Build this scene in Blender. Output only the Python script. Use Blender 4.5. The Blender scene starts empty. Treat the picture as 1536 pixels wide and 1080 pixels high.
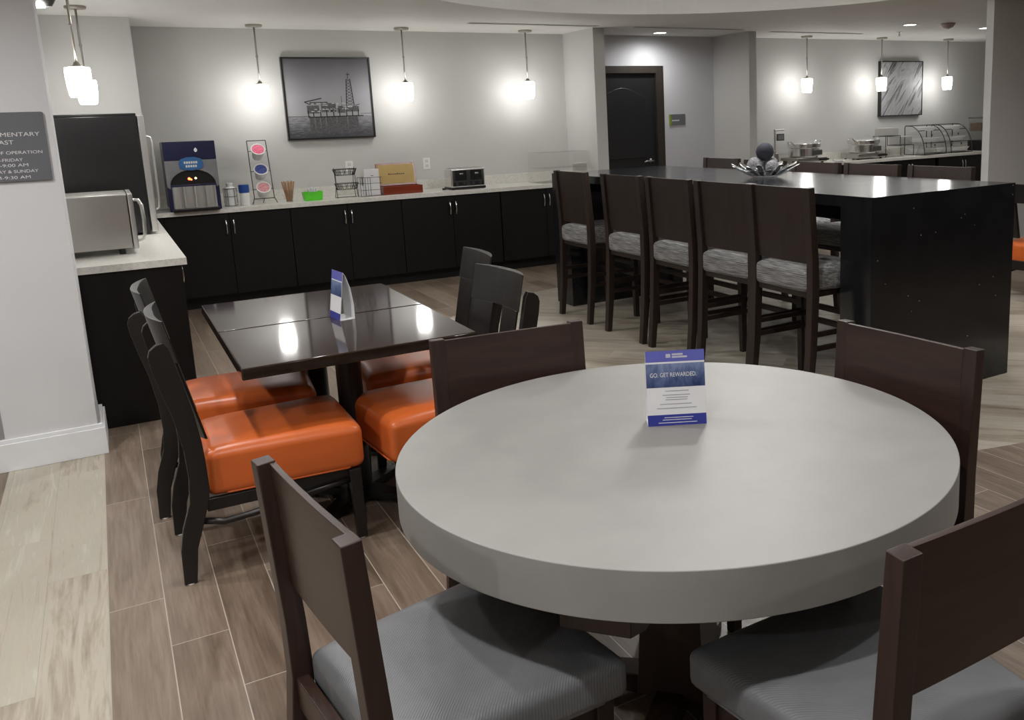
import bpy, bmesh, math, random
from mathutils import Vector, Matrix
random.seed(7)
sc = bpy.context.scene
COL = sc.collection
PI = math.pi

# ------------------------------------------------------------------ materials
class NT:
    """small helper around a material's node tree"""
    def __init__(s, name, color=(.5, .5, .5), rough=.5, metal=0., **kw):
        s.m = bpy.data.materials.new(name); s.m.use_nodes = True
        s.t = s.m.node_tree; s.n = s.t.nodes; s.l = s.t.links
        s.b = s.n['Principled BSDF']
        s.b.inputs['Base Color'].default_value = (*color, 1)
        s.b.inputs['Roughness'].default_value = rough
        s.b.inputs['Metallic'].default_value = metal
        for k, v in kw.items(): s.b.inputs[k].default_value = v
        s._c = None
    def put(s, sock, v):
        if hasattr(v, 'is_output'): s.l.new(v, sock)
        elif v is not None: sock.default_value = v
    def coord(s, kind='Object'):
        if s._c is None: s._c = s.n.new('ShaderNodeTexCoord')
        return s._c.outputs[kind]
    def M(s, op, a, b=None, c=None):
        n = s.n.new('ShaderNodeMath'); n.operation = op
        for i, v in enumerate((a, b, c)):
            if v is not None: s.put(n.inputs[i], v)
        return n.outputs[0]
    def mapping(s, v, scale=(1, 1, 1), rot=(0, 0, 0), loc=(0, 0, 0)):
        n = s.n.new('ShaderNodeMapping'); s.l.new(v, n.inputs['Vector'])
        n.inputs['Scale'].default_value = scale; n.inputs['Rotation'].default_value = rot
        n.inputs['Location'].default_value = loc
        return n.outputs[0]
    def noise(s, v, scale=5., detail=4., rough=.55, dist=0., out=0):
        n = s.n.new('ShaderNodeTexNoise'); s.l.new(v, n.inputs['Vector'])
        n.inputs['Scale'].default_value = scale; n.inputs['Detail'].default_value = detail
        n.inputs['Roughness'].default_value = rough; n.inputs['Distortion'].default_value = dist
        return n.outputs[out]
    def ramp(s, f, stops):
        n = s.n.new('ShaderNodeValToRGB'); s.l.new(f, n.inputs[0])
        cr = n.color_ramp
        while len(cr.elements) < len(stops): cr.elements.new(.5)
        for e, (p, c) in zip(cr.elements, stops):
            e.position = p; e.color = (*c, 1) if len(c) == 3 else c
        return n.outputs[0]
    def mix(s, f, a, b):
        n = s.n.new('ShaderNodeMix'); n.data_type = 'RGBA'
        s.put(n.inputs[0], f)
        for i, v in ((6, a), (7, b)):
            if hasattr(v, 'is_output'): s.l.new(v, n.inputs[i])
            else: n.inputs[i].default_value = (*v, 1)
        return n.outputs[2]
    def sep(s, v):
        n = s.n.new('ShaderNodeSeparateXYZ'); s.l.new(v, n.inputs[0]); return n.outputs
    def comb(s, x, y, z=0.):
        n = s.n.new('ShaderNodeCombineXYZ')
        for i, v in enumerate((x, y, z)): s.put(n.inputs[i], v)
        return n.outputs[0]
    def white(s, v):
        n = s.n.new('ShaderNodeTexWhiteNoise'); n.noise_dimensions = '3D'; s.l.new(v, n.inputs[0]); return n.outputs
    def base(s, c): s.l.new(c, s.b.inputs['Base Color'])
    def rough(s, c): s.l.new(c, s.b.inputs['Roughness'])
    def bump(s, h, strength=.2, dist=.002):
        n = s.n.new('ShaderNodeBump'); s.l.new(h, n.inputs['Height'])
        n.inputs['Strength'].default_value = strength; n.inputs['Distance'].default_value = dist
        s.l.new(n.outputs[0], s.b.inputs['Normal'])

MAT = {}
def simple(key, color, rough=.5, metal=0., var=.12, scale=8., **kw):
    """plain paint / plastic / metal with a faint procedural variation"""
    n = NT(key, color, rough, metal, **kw)
    f = n.noise(n.coord(), scale, 3)
    lo = tuple(c * (1 - var) for c in color); hi = tuple(min(1, c * (1 + var)) for c in color)
    n.base(n.ramp(f, [(.3, lo), (.7, hi)]))
    MAT[key] = n.m
    return n.m

def wall_mat(key, color):
    n = NT(key, color, .75)
    c = n.coord()
    f = n.noise(c, 1.3, 2)
    n.base(n.ramp(f, [(.3, tuple(x * .97 for x in color)), (.7, tuple(min(1, x * 1.03) for x in color))]))
    n.bump(n.noise(c, 260, 3), .25, .0015)
    MAT[key] = n.m
wall_mat('wall_paint', (.545, .54, .525))
wall_mat('niche_paint', (.53, .535, .56))
wall_mat('column_paint', (.66, .66, .675))
wall_mat('ceiling_paint', (.78, .77, .74))
simple('base_white', (.80, .81, .83), .4, var=.03)

def wood(key, c0, c1, rough=.35, axis=2, scale=1., coat=0.):
    n = NT(key, c0, rough)
    st = [14, 14, 14]; st[axis] = 1.2
    v = n.mapping(n.coord(), tuple(x * scale for x in st))
    f = n.noise(v, 2.2, 6, .6, .6)
    n.base(n.ramp(f, [(.25, c0), (.75, c1)]))
    n.bump(n.noise(v, 6, 3), .08, .0006)
    if coat: n.b.inputs['Coat Weight'].default_value = coat; n.b.inputs['Coat Roughness'].default_value = .03; n.b.inputs['IOR'].default_value = 1.55
    MAT[key] = n.m
wood('walnut', (.020, .0105, .0085), (.042, .022, .016), .40)
wood('walnut_across', (.020, .010, .0075), (.048, .023, .015), .38, axis=1)
wood('stool_wood', (.0125, .007, .0055), (.026, .0135, .010), .45)
wood('black_wood', (.0085, .0072, .007), (.016, .013, .012), .36)
wood('cabinet', (.0045, .0036, .0034), (.0075, .0062, .0056), .42)
MAT['cabinet'].node_tree.nodes['Principled BSDF'].inputs['Specular IOR Level'].default_value = .28
wood('table_espresso', (.020, .012, .008), (.036, .022, .015), .07, axis=0, coat=.001)
wood('pedestal_wood', (.018, .009, .007), (.055, .025, .014), .38)
wood('door_wood', (.008, .008, .0095), (.014, .014, .016), .4)
wood('casing_wood', (.022, .017, .014), (.035, .028, .022), .45)
wood('box_wood', (.14, .018, .007), (.23, .035, .013), .25, axis=0)
wood('stir_wood', (.42, .22, .10), (.55, .32, .17), .6)

simple('orange_vinyl', (.64, .135, .028), .34, var=.07, scale=5)
n = NT('grey_vinyl', (.15, .155, .165), .42)
c = n.coord(); n.base(n.ramp(n.noise(c, 7, 3), [(.3, (.135, .14, .15)), (.7, (.175, .18, .19))]))
w = n.n.new('ShaderNodeTexWave'); n.l.new(n.mapping(c, (1, 1, 1), (0, 0, PI / 4)), w.inputs[0]); w.inputs['Scale'].default_value = 60; w.inputs['Distortion'].default_value = 1.5
n.bump(w.outputs[1], .25, .0012); MAT['grey_vinyl'] = n.m
n = NT('tweed', (.2, .2, .2), .85)
v = n.mapping(n.coord(), (22, 4, 110))
f = n.noise(v, 1.6, 5, .7)
n.base(n.ramp(f, [(.3, (.035, .035, .042)), (.45, (.13, .13, .135)), (.58, (.27, .265, .255)), (.72, (.48, .47, .45))]))
n.bump(f, .5, .003); MAT['tweed'] = n.m

n = NT('laminate_grey', (.30, .292, .27), .5)
c = n.coord()
f = n.noise(c, 3.2, 5, .6, .4); g = n.noise(c, 9, 3)
n.base(n.ramp(n.M('ADD', n.M('MULTIPLY', f, .8), n.M('MULTIPLY', g, .2)), [(.3, (.25, .245, .234)), (.7, (.312, .305, .292))]))
n.rough(n.M('MULTIPLY_ADD', f, .15, .42)); MAT['laminate_grey'] = n.m

n = NT('black_quartz', (.01, .0105, .012), .12)
c = n.coord()
vo = n.n.new('ShaderNodeTexVoronoi'); n.l.new(c, vo.inputs['Vector']); vo.inputs['Scale'].default_value = 34
rnd = n.sep(vo.outputs['Color'])[0]
fleck = n.M('MULTIPLY', n.M('LESS_THAN', vo.outputs['Distance'], .085), n.M('GREATER_THAN', rnd, .93))
n.base(n.mix(fleck, n.ramp(n.noise(c, 6, 4), [(.3, (.0075, .008, .0095)), (.7, (.014, .0145, .017))]), (.75, .74, .7)))
n.rough(n.M('MULTIPLY_ADD', n.noise(c, 4, 2), .06, .12)); MAT['black_quartz'] = n.m

n = NT('white_quartz', (.68, .665, .62), .28)
c = n.coord()
n.base(n.ramp(n.noise(c, 55, 5, .7), [(.3, (.56, .545, .505)), (.55, (.70, .685, .64)), (.8, (.76, .745, .70))])); MAT['white_quartz'] = n.m

simple('chrome', (.80, .80, .79), .18, 1., .05)
simple('steel', (.50, .485, .455), .34, 1., .06, 3)
simple('steel_light', (.72, .71, .69), .28, .9, .05, 3)
simple('nickel', (.42, .39, .34), .35, 1., .05)
simple('black_plastic', (.008, .008, .009), .3)
simple('black_gloss', (.012, .012, .0125), .22, var=.1, scale=2)
simple('black_metal', (.012, .012, .013), .4, .3)
simple('dark_wire', (.045, .043, .04), .4, .6)
simple('grey_plastic', (.20, .20, .21), .4)
simple('dark_grey', (.07, .068, .062), .45)
simple('navy', (.012, .014, .055), .3)
simple('blue_badge', (.03, .13, .33), .4)
simple('blue_cap', (.02, .075, .33), .4)
simple('print_blue', (.035, .045, .30), .35, var=.06)
simple('print_blue_light', (.13, .14, .50), .35, var=.06)
simple('white_plastic', (.78, .78, .77), .4, var=.03)
simple('paper', (.80, .80, .82), .5, var=.03)
simple('print_grey', (.42, .42, .46), .6)
simple('silver_print', (.58, .58, .66), .6)
simple('lime', (.10, .62, .03), .35)
simple('lime_dark', (.22, .30, .02), .5)
simple('pink', (.80, .10, .22), .5, var=.3, scale=60)
simple('pale_pink', (.72, .34, .36), .5, var=.3, scale=60)
simple('packet_blue', (.05, .08, .30), .5, var=.5, scale=60)
simple('tan_lining', (.52, .36, .13), .6, var=.05)
simple('sign_grey', (.125, .13, .145), .5, var=.04)
simple('sign_text', (.68, .68, .68), .5, var=.02)
simple('guard_grey', (.40, .40, .42), .35, .5)
simple('vent_dark', (.16, .155, .145), .6)
simple('navy_ball', (.012, .012, .022), .85, var=.5, scale=90)
simple('grey_ball', (.14, .14, .15), .85, var=.6, scale=90)
simple('smoke_red', (.42, .33, .31), .5)
simple('off_white', (.60, .595, .56), .5, var=.03)
simple('food', (.10, .06, .035), .7, var=.5, scale=60)

def emit(key, color, strength):
    n = NT(key, color, .5)
    n.b.inputs['Emission Color'].default_value = (*color, 1)
    n.b.inputs['Emission Strength'].default_value = strength
    MAT[key] = n.m
emit('shade_glow', (1., .985, .955), 13.)
emit('lens_glow', (1., .985, .96), 14.)
emit('fill_drum_glow', (1., .985, .96), 17.)  # glow of the drum added inside the tray
emit('led_red', (1., .08, .02), 6.)
emit('led_yellow', (1., .75, .25), 4.)

def clear(key, tint=(.96, .97, .97), a=.14, rough=.08):
    n = NT(key, tint, rough)
    tr = n.n.new('ShaderNodeBsdfTransparent'); tr.inputs[0].default_value = (*tint, 1)
    gl = n.n.new('ShaderNodeBsdfGlossy'); gl.inputs['Roughness'].default_value = rough
    mx = n.n.new('ShaderNodeMixShader'); fr = n.n.new('ShaderNodeLayerWeight'); fr.inputs[0].default_value = .5
    n.l.new(n.M('MULTIPLY_ADD', n.M('POWER', fr.outputs[1], 5.), .45, a), mx.inputs[0])
    n.l.new(tr.outputs[0], mx.inputs[1]); n.l.new(gl.outputs[0], mx.inputs[2])
    n.l.new(mx.outputs[0], n.n['Material Output'].inputs[0])
    MAT[key] = n.m
clear('acrylic', (.992, .992, .99), .012)
clear('cup_clear', (.95, .95, .94), .05, .2)
clear('cut_glass', (.90, .91, .93), .22, .12)

# floor: dark wood-look tile, a pale plank strip and a pale round inlay
n = NT('floor_tile', (.3, .3, .3), .42)
xyz = n.sep(n.coord())
def planks(n, X, Y, w, L, stag, grout, x0=0., y0=0.):
    u = n.M('DIVIDE', n.M('SUBTRACT', X, x0), w); row = n.M('FLOOR', u); fu = n.M('SUBTRACT', u, row)
    v = n.M('DIVIDE', n.M('ADD', n.M('SUBTRACT', Y, y0), n.M('MULTIPLY', row, stag)), L); cell = n.M('FLOOR', v); fv = n.M('SUBTRACT', v, cell)
    du = n.M('MULTIPLY', n.M('MINIMUM', fu, n.M('SUBTRACT', 1., fu)), w)
    dv = n.M('MULTIPLY', n.M('MINIMUM', fv, n.M('SUBTRACT', 1., fv)), L)
    g = n.M('LESS_THAN', n.M('MINIMUM', du, dv), grout)
    rn = n.white(n.comb(row, cell, 3.7))
    off = n.M('MULTIPLY', rn[0], 37.)
    gv = n.comb(n.M('MULTIPLY', X, 12.), n.M('MULTIPLY', Y, 1.1), off)
    gr = n.noise(gv, 1.6, 7, .62, .9)
    fine = n.noise(n.comb(n.M('MULTIPLY', X, 70.), n.M('MULTIPLY', Y, 3.), off), 1.5, 4, .6)
    return g, rn[0], gr, fine
g, rn, gr, fine = planks(n, xyz[0], xyz[1], .169, 1.04, .347, .0017, -.164, .187)
tone = n.M('ADD', n.M('MULTIPLY_ADD', rn, .20, -.10), n.M('ADD', n.M('MULTIPLY', gr, .65), n.M('MULTIPLY', fine, .35)))
dark = n.ramp(tone, [(.3, (.105, .074, .052)), (.5, (.185, .138, .102)), (.68, (.265, .208, .160))])
dark = n.mix(g, dark, (.42, .37, .31))
g2, rn2, gr2, fine2 = planks(n, xyz[0], xyz[1], .19, 1.2, .43, .0007, -.164 - .38, .5)
tone2 = n.M('ADD', n.M('MULTIPLY_ADD', rn2, .20, -.10), n.M('ADD', n.M('MULTIPLY', gr2, .75), n.M('MULTIPLY', fine2, .25)))
pale = n.ramp(tone2, [(.30, (.24, .20, .155)), (.43, (.36, .31, .245)), (.52, (.455, .41, .335)), (.60, (.42, .395, .325)), (.70, (.51, .475, .395))])
pale = n.mix(g2, pale, (.30, .27, .22))
# inlay: same planks laid on the diagonal
a = math.radians(42)
Xr = n.M('ADD', n.M('MULTIPLY', xyz[0], math.cos(a)), n.M('MULTIPLY', xyz[1], math.sin(a)))
Yr = n.M('SUBTRACT', n.M('MULTIPLY', xyz[1], math.cos(a)), n.M('MULTIPLY', xyz[0], math.sin(a)))
g3, rn3, gr3, fine3 = planks(n, Xr, Yr, .19, 1.2, .43, .0008)
tone3 = n.M('ADD', n.M('MULTIPLY_ADD', rn3, .22, -.11), n.M('ADD', n.M('MULTIPLY', gr3, .75), n.M('MULTIPLY', fine3, .25)))
disc = n.ramp(tone3, [(.26, (.18, .15, .115)), (.42, (.32, .28, .22)), (.56, (.40, .36, .295)), (.75, (.45, .43, .37))])
disc = n.mix(g3, disc, (.28, .25, .2))
dx = n.M('SUBTRACT', xyz[0], 4.1); dy = n.M('SUBTRACT', xyz[1], 5.08)
inner = n.M('LESS_THAN', n.M('SQRT', n.M('ADD', n.M('MULTIPLY', dx, dx), n.M('MULTIPLY', dy, dy))), 2.61)
strip = n.M('MULTIPLY', n.M('LESS_THAN', xyz[0], -.164), n.M('GREATER_THAN', xyz[0], -.568))
n.base(n.mix(inner, n.mix(strip, dark, pale), disc))
n.rough(n.M('MULTIPLY_ADD', gr, .2, .33))
n.bump(n.M('ADD', n.M('MULTIPLY', g, -1.), n.M('MULTIPLY', fine, .3)), .3, .0012)
MAT['floor_tile'] = n.m

# artwork materials
n = NT('art_sea_sky', (.5, .5, .5), .5)
o = n.sep(n.coord())
z = n.M('ADD', o[2], 0.)
wv = n.noise(n.mapping(n.coord(), (5, 1, 40)), 2.5, 5, .6)
sea = n.ramp(n.M('ADD', n.M('MULTIPLY', z, 1.2), n.M('MULTIPLY', wv, .5)), [(.15, (.03, .03, .034)), (.32, (.06, .06, .07)), (.42, (.14, .14, .155)), (.56, (.28, .28, .30))])
sky = n.ramp(n.M('ADD', z, n.M('MULTIPLY', n.noise(n.coord(), 3, 3), .12)), [(.22, (.34, .335, .35)), (.5, (.31, .305, .33)), (.85, (.095, .094, .105))])
n.base(n.mix(n.M('LESS_THAN', z, .225), sky, sea)); MAT['art_sea_sky'] = n.m
simple('art_ink', (.012, .012, .014), .5, var=.3, scale=40)
simple('art_mid', (.085, .085, .09), .5, var=.5, scale=70)
simple('art_pale', (.45, .45, .45), .5, var=.4, scale=70)
n = NT('art_swirl', (.5, .5, .5), .5)
v = n.mapping(n.coord(), (1, 1, 1), (0, math.radians(-38), 0))
f = n.noise(n.mapping(v, (5.5, 1, .8)), 1.2, 8, .62, 2.2)
n.base(n.ramp(f, [(.34, (.02, .02, .024)), (.43, (.16, .16, .17)), (.5, (.42, .42, .43)), (.62, (.30, .30, .32)), (.74, (.55, .55, .55))])); MAT['art_swirl'] = n.m
n = NT('tent_photo', (.2, .25, .4), .4)
f = n.noise(n.mapping(n.coord(), (30, 30, 14)), 1.5, 5, .65, .6)
zz = n.sep(n.coord())[2]
n.base(n.ramp(n.M('ADD', n.M('MULTIPLY', n.M('SUBTRACT', zz, .10), 6.), n.M('MULTIPLY_ADD', f, .9, -.3)), [(.1, (.02, .035, .12)), (.4, (.09, .13, .27)), (.65, (.22, .27, .45)), (.9, (.42, .46, .62))])); MAT['tent_photo'] = n.m

# ------------------------------------------------------------------ mesh helpers
class MB:
    def __init__(s): s.bm = bmesh.new()
    def _xf(s, vs, rot, piv):
        if rot: bmesh.ops.rotate(s.bm, verts=vs, cent=piv, matrix=rot)
    def box(s, x0, x1, y0, y1, z0, z1, rot=None, piv=None):
        v = [s.bm.verts.new(p) for p in ((x0,y0,z0),(x1,y0,z0),(x1,y1,z0),(x0,y1,z0),(x0,y0,z1),(x1,y0,z1),(x1,y1,z1),(x0,y1,z1))]
        for f in ((0,3,2,1),(4,5,6,7),(0,1,5,4),(1,2,6,5),(2,3,7,6),(3,0,4,7)): s.bm.faces.new([v[i] for i in f])
        s._xf(v, rot, piv or ((x0+x1)/2, (y0+y1)/2, (z0+z1)/2)); return s
    def gbox(s, x0, x1, y0, y1, z0, z1, nx=1, ny=1, nz=1, fn=None):
        """subdivided closed box, optionally warped by fn(u,v,w)->(x,y,z) with u,v,w in 0..1"""
        d = {}
        def V(i, j, k):
            if (i, j, k) not in d:
                u, v, w = i / nx, j / ny, k / nz
                p = fn(u, v, w) if fn else (x0 + (x1-x0)*u, y0 + (y1-y0)*v, z0 + (z1-z0)*w)
                d[(i, j, k)] = s.bm.verts.new(p)
            return d[(i, j, k)]
        F = s.bm.faces.new
        for i in range(nx):
            for j in range(ny):
                F([V(i,j,0), V(i,j+1,0), V(i+1,j+1,0), V(i+1,j,0)]); F([V(i,j,nz), V(i+1,j,nz), V(i+1,j+1,nz), V(i,j+1,nz)])
        for i in range(nx):
            for k in range(nz):
                F([V(i,0,k), V(i+1,0,k), V(i+1,0,k+1), V(i,0,k+1)]); F([V(i,ny,k), V(i,ny,k+1), V(i+1,ny,k+1), V(i+1,ny,k)])
        for j in range(ny):
            for k in range(nz):
                F([V(0,j,k), V(0,j,k+1), V(0,j+1,k+1), V(0,j+1,k)]); F([V(nx,j,k), V(nx,j+1,k), V(nx,j+1,k+1), V(nx,j,k+1)])
        return s
    def rings(s, rs, cap=True, closed=False):
        vs = [[s.bm.verts.new(p) for p in r] for r in rs]
        m = len(rs[0]); N = len(rs)
        for i in range(N - (0 if closed else 1)):
            a, b = vs[i], vs[(i+1) % N]
            for j in range(m):
                s.bm.faces.new([a[j], a[(j+1) % m], b[(j+1) % m], b[j]])
        if cap and not closed:
            s.bm.faces.new(vs[0][::-1]); s.bm.faces.new(vs[-1])
        return s
    def lathe(s, prof, c=(0, 0, 0), seg=24, cap=True):
        return s.rings([[(c[0] + r*math.cos(2*PI*k/seg), c[1] + r*math.sin(2*PI*k/seg), c[2] + z) for k in range(seg)] for r, z in prof], cap)
    def tube(s, pts, r, seg=8, closed=False):
        P = [Vector(p) for p in pts]; N = len(P); rs = []
        up = None
        for i in range(N):
            if closed: t = (P[(i+1) % N] - P[i-1])
            else: t = (P[min(i+1, N-1)] - P[max(i-1, 0)])
            t.normalize()
            if up is None:
                a = Vector((0, 0, 1)) if abs(t.z) < .9 else Vector((1, 0, 0))
                up = (a - t * a.dot(t)).normalized()
            else:
                up = (up - t * up.dot(t)).normalized()
            sd = t.cross(up); rr = r[i] if isinstance(r, (list, tuple)) else r
            rs.append([P[i] + (up*math.cos(2*PI*k/seg) + sd*math.sin(2*PI*k/seg))*rr for k in range(seg)])
        return s.rings(rs, True, closed)
    def sweep_rect(s, pts, hw, hh):
        """rectangular bar through pts; pts have (centre, half width y, half depth) – path in xz plane, width along y"""
        P = [Vector(p) for p in pts]; N = len(P); rs = []
        for i in range(N):
            t = (P[min(i+1, N-1)] - P[max(i-1, 0)]).normalized()
            y = Vector((0, 1, 0)); nrm = t.cross(y).normalized()
            a = hw[i] if isinstance(hw, (list, tuple)) else hw; b = hh[i] if isinstance(hh, (list, tuple)) else hh
            rs.append([P[i] + y*a*sy + nrm*b*sx for sy, sx in ((1,1),(-1,1),(-1,-1),(1,-1))])
        return s.rings(rs)
    def prism(s, pts, d0, d1, plane='xy'):
        def P(a, b, d): return {'xy': (a, b, d), 'xz': (a, d, b), 'yz': (d, a, b)}[plane]
        lo = [s.bm.verts.new(P(a, b, d0)) for a, b in pts]; hi = [s.bm.verts.new(P(a, b, d1)) for a, b in pts]
        s.bm.faces.new(lo[::-1]); s.bm.faces.new(hi)
        for i in range(len(pts)):
            j = (i+1) % len(pts); s.bm.faces.new([lo[i], lo[j], hi[j], hi[i]])
        return s
    def sphere(s, c, r, seg=20, sz=1.):
        bmesh.ops.create_uvsphere(s.bm, u_segments=seg, v_segments=seg//2, radius=r, matrix=Matrix.Translation(c) @ Matrix.Diagonal((1, 1, sz, 1)))
        return s
    def build(s, name, mat, parent=None, bevel=0., seg=2, smooth=False, loc=None, rot=None):
        bmesh.ops.recalc_face_normals(s.bm, faces=s.bm.faces[:])
        me = bpy.data.meshes.new(name); s.bm.to_mesh(me); s.bm.free()
        me.materials.append(MAT[mat] if isinstance(mat, str) else mat)
        if smooth:
            for p in me.polygons: p.use_smooth = True
        o = bpy.data.objects.new(name, me); COL.objects.link(o)
        if parent: o.parent = parent
        if loc: o.location = loc
        if rot: o.rotation_euler = rot
        if bevel:
            b = o.modifiers.new('bevel', 'BEVEL'); b.width = bevel; b.segments = seg; b.limit_method = 'ANGLE'; b.angle_limit = math.radians(40)
            if not smooth:
                for p in me.polygons: p.use_smooth = True
            w = o.modifiers.new('wn', 'WEIGHTED_NORMAL'); w.keep_sharp = True
        return o

def tag(o, label=None, cat=None, group=None, kind=None):
    if label: o['label'] = label
    if cat: o['category'] = cat
    if group: o['group'] = group
    if kind: o['kind'] = kind
    return o
def thing(name, label, cat, loc=(0, 0, 0), rz=0., group=None):
    o = bpy.data.objects.new(name, None); COL.objects.link(o); o.empty_display_size = .1
    o.location = loc; o.rotation_euler = (0, 0, rz)
    return tag(o, label, cat, group)
def dup(root, loc, rz=0., label=None, group=None):
    def cp(o, par):
        c = o.copy(); COL.objects.link(c); c.parent = par
        for ch in list(o.children): cp(ch, c)
        return c
    r = cp(root, None); r.location = loc; r.rotation_euler = (0, 0, rz)
    if label: r['label'] = label
    if group: r['group'] = group
    return r
def struct(o): o['kind'] = 'structure'; return o

def text_mesh(body, width=None, size=.02, extrude=.0006):
    cu = bpy.data.curves.new('txt', 'FONT'); cu.body = body; cu.size = size; cu.extrude = extrude
    t = bpy.data.objects.new('txt', cu); COL.objects.link(t)
    bpy.context.view_layer.update()
    me = bpy.data.meshes.new_from_object(t.evaluated_get(bpy.context.evaluated_depsgraph_get()))
    bpy.data.objects.remove(t); bpy.data.curves.remove(cu)
    xs = [v.co.x for v in me.vertices]; x0, x1 = min(xs), max(xs)
    for v in me.vertices:
        v.co.x -= x0
        if width: v.co.x *= width / (x1 - x0)
    return me
def text_part(name, body, mat, parent, loc, rot=(PI/2, 0, 0), width=None, size=.02, extrude=.0006):
    me = text_mesh(body, width, size, extrude); me.materials.clear(); me.materials.append(MAT[mat])
    o = bpy.data.objects.new(name, me); COL.objects.link(o); o.parent = parent; o.location = loc; o.rotation_euler = rot
    return o

# ------------------------------------------------------------------ the room
CZ = 2.591; WY = 9.56
struct(MB().box(-3.2, 13.2, -3.2, 9.9, -.08, 0).build('floor', 'floor_tile'))
# ceiling with a round raised tray
bm = bmesh.new(); N = 96; CX, CY, CR, TZ = 4.1, 5.08, 2.62, 2.90
ring = [bm.verts.new((CX + CR*math.cos(2*PI*k/N), CY + CR*math.sin(2*PI*k/N), CZ)) for k in range(N)]
rect = [bm.verts.new(p) for p in ((-3.2, -3.2, CZ), (13.2, -3.2, CZ), (13.2, 9.9, CZ), (-3.2, 9.9, CZ))]
ed = [bm.edges.new((ring[i], ring[(i+1) % N])) for i in range(N)] + [bm.edges.new((rect[i], rect[(i+1) % 4])) for i in range(4)]
bmesh.ops.triangle_fill(bm, use_beauty=True, edges=ed)
top = [bm.verts.new((v.co.x, v.co.y, TZ)) for v in ring]
for i in range(N): bm.faces.new([ring[i], ring[(i+1) % N], top[(i+1) % N], top[i]])
bm.faces.new(top)
me = bpy.data.meshes.new('ceiling'); bm.to_mesh(me); bm.free(); me.materials.append(MAT['ceiling_paint'])
o = bpy.data.objects.new('ceiling', me); COL.objects.link(o); struct(o)

def wall(name, x0, x1, y0, y1, z0=0., z1=CZ, mat='wall_paint'): return struct(MB().box(x0, x1, y0, y1, z0, z1).build(name, mat))
wall('wall_back', -.7, 4.97, WY, 9.9)
struct(MB().box(4.97, 5.08, WY, 9.9, 0, CZ).box(6.16, 7.0, WY, 9.9, 0, CZ).box(5.08, 6.16, WY, 9.9, 2.18, CZ).build('wall_niche', 'niche_paint'))
wall('wall_back', 7.0, 12.62, WY, 9.9)
wall('wall_right', 12.62, 13.2, -3.2, 9.9)
wall('wall_front', -3.2, 12.62, -3.2, -3.0)
wall('wall_left', -.7, -.30, 5.50, WY)
wall('wall_left', -3.2, -.7, 5.50, 5.7)
wall('wall_left', -3.2, -3.0, -3.0, 5.50)
wall('wall_chase', -.30, .368, 8.83, WY)
wall('wall_wing', 4.83, 4.97, 8.82, WY)
wall('wall_wing', 7.0, 7.115, 8.82, WY)
wall('wall_column', -.599, -.173, 5.121, 5.50, mat='column_paint')
wall('wall_partition', 7.22, 9.3, 5.5, 5.58, mat='wall_paint')
struct(MB().box(-.62, -.142, 5.098, 5.121, 0, .14).box(-.173, -.142, 5.121, 5.52, 0, .14).box(-.62, -.599, 5.121, 5.5, 0, .14)
       .box(-.61, -.152, 5.108, 5.121, .14, .16).box(-.173, -.152, 5.121, 5.5, .14, .16).build('baseboard_column', 'base_white', bevel=.003))
struct(MB().box(4.97, 5.06, 9.545, WY, 0, .12).box(6.23, 7.0, 9.545, WY, 0, .12).box(6.985, 7.0, 8.82, 9.545, 0, .12).build('baseboard_niche', 'base_white', bevel=.002))
struct(MB().box(7.19, 9.3, 5.485, 5.5, 0, .12).build('baseboard_partition', 'base_white', bevel=.002))

t = thing('corner_guard', 'grey metal corner guard on the left edge of the white column', 'corner guard', (-.599, 5.121, .165), group='corner guards on the column')
MB().box(-.003, 0, -.003, .04, 0, 1.1).box(-.003, .035, -.003, 0, 0, 1.1).build('guard_strip', 'guard_grey', t)
t = thing('corner_guard', 'short grey guard strip low on the right side of the white column', 'corner guard', (-.173, 5.121, .165), group='corner guards on the column')
MB().box(0, .012, .002, .06, 0, .10).build('guard_strip', 'guard_grey', t)

# niche door: casing, slab, raised arched panel, lever
dr = thing('door_1', 'black panelled door with an arched upper panel and lever handle', 'door', (5.62, WY, 0))
dr['kind'] = 'structure'
MB().box(-.57, -.47, -.02, -.0005, 0, 2.23).box(.48, .59, -.02, -.0005, 0, 2.23).box(-.47, .48, -.02, -.0005, 2.14, 2.23).box(-.535, -.47, 0, .10, 0, 2.175).box(.48, .535, 0, .10, 0, 2.175).box(-.47, .48, 0, .10, 2.14, 2.175).build('door_frame', 'casing_wood', dr, bevel=.004)
sl = MB().box(-.47, .48, .03, .075, .01, 2.14).build('door_panel', 'door_wood', dr)
arch = [(-.33, 1.10), (.34, 1.10), (.34, 1.86)] + [(.34 - .67*k/14, 1.86 + .11*math.sin(PI*k/14)**1.5) for k in range(1, 14)] + [(-.33, 1.86)]
MB().prism(arch, .016, .032, 'xz').box(-.33, .34, .016, .032, .22, .98).build('raised_panel', 'door_wood', sl, bevel=.012, seg=3)
h = MB().lathe([(.032, 0), (.032, .008), (.012, .014), (.012, .055)], seg=20)
bmesh.ops.rotate(h.bm, verts=h.bm.verts[:], cent=(0, 0, 0), matrix=Matrix.Rotation(PI/2, 3, 'X'))
bmesh.ops.translate(h.bm, verts=h.bm.verts[:], vec=(.40, .03, 1.06))
h.tube([(.40, -.02, 1.06), (.36, -.025, 1.062), (.31, -.02, 1.06), (.27, -.018, 1.05)], [.012, .013, .011, .008], 10)
tag(h.build('door_handle', 'chrome', dr, smooth=True), 'chrome lever handle')

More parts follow.
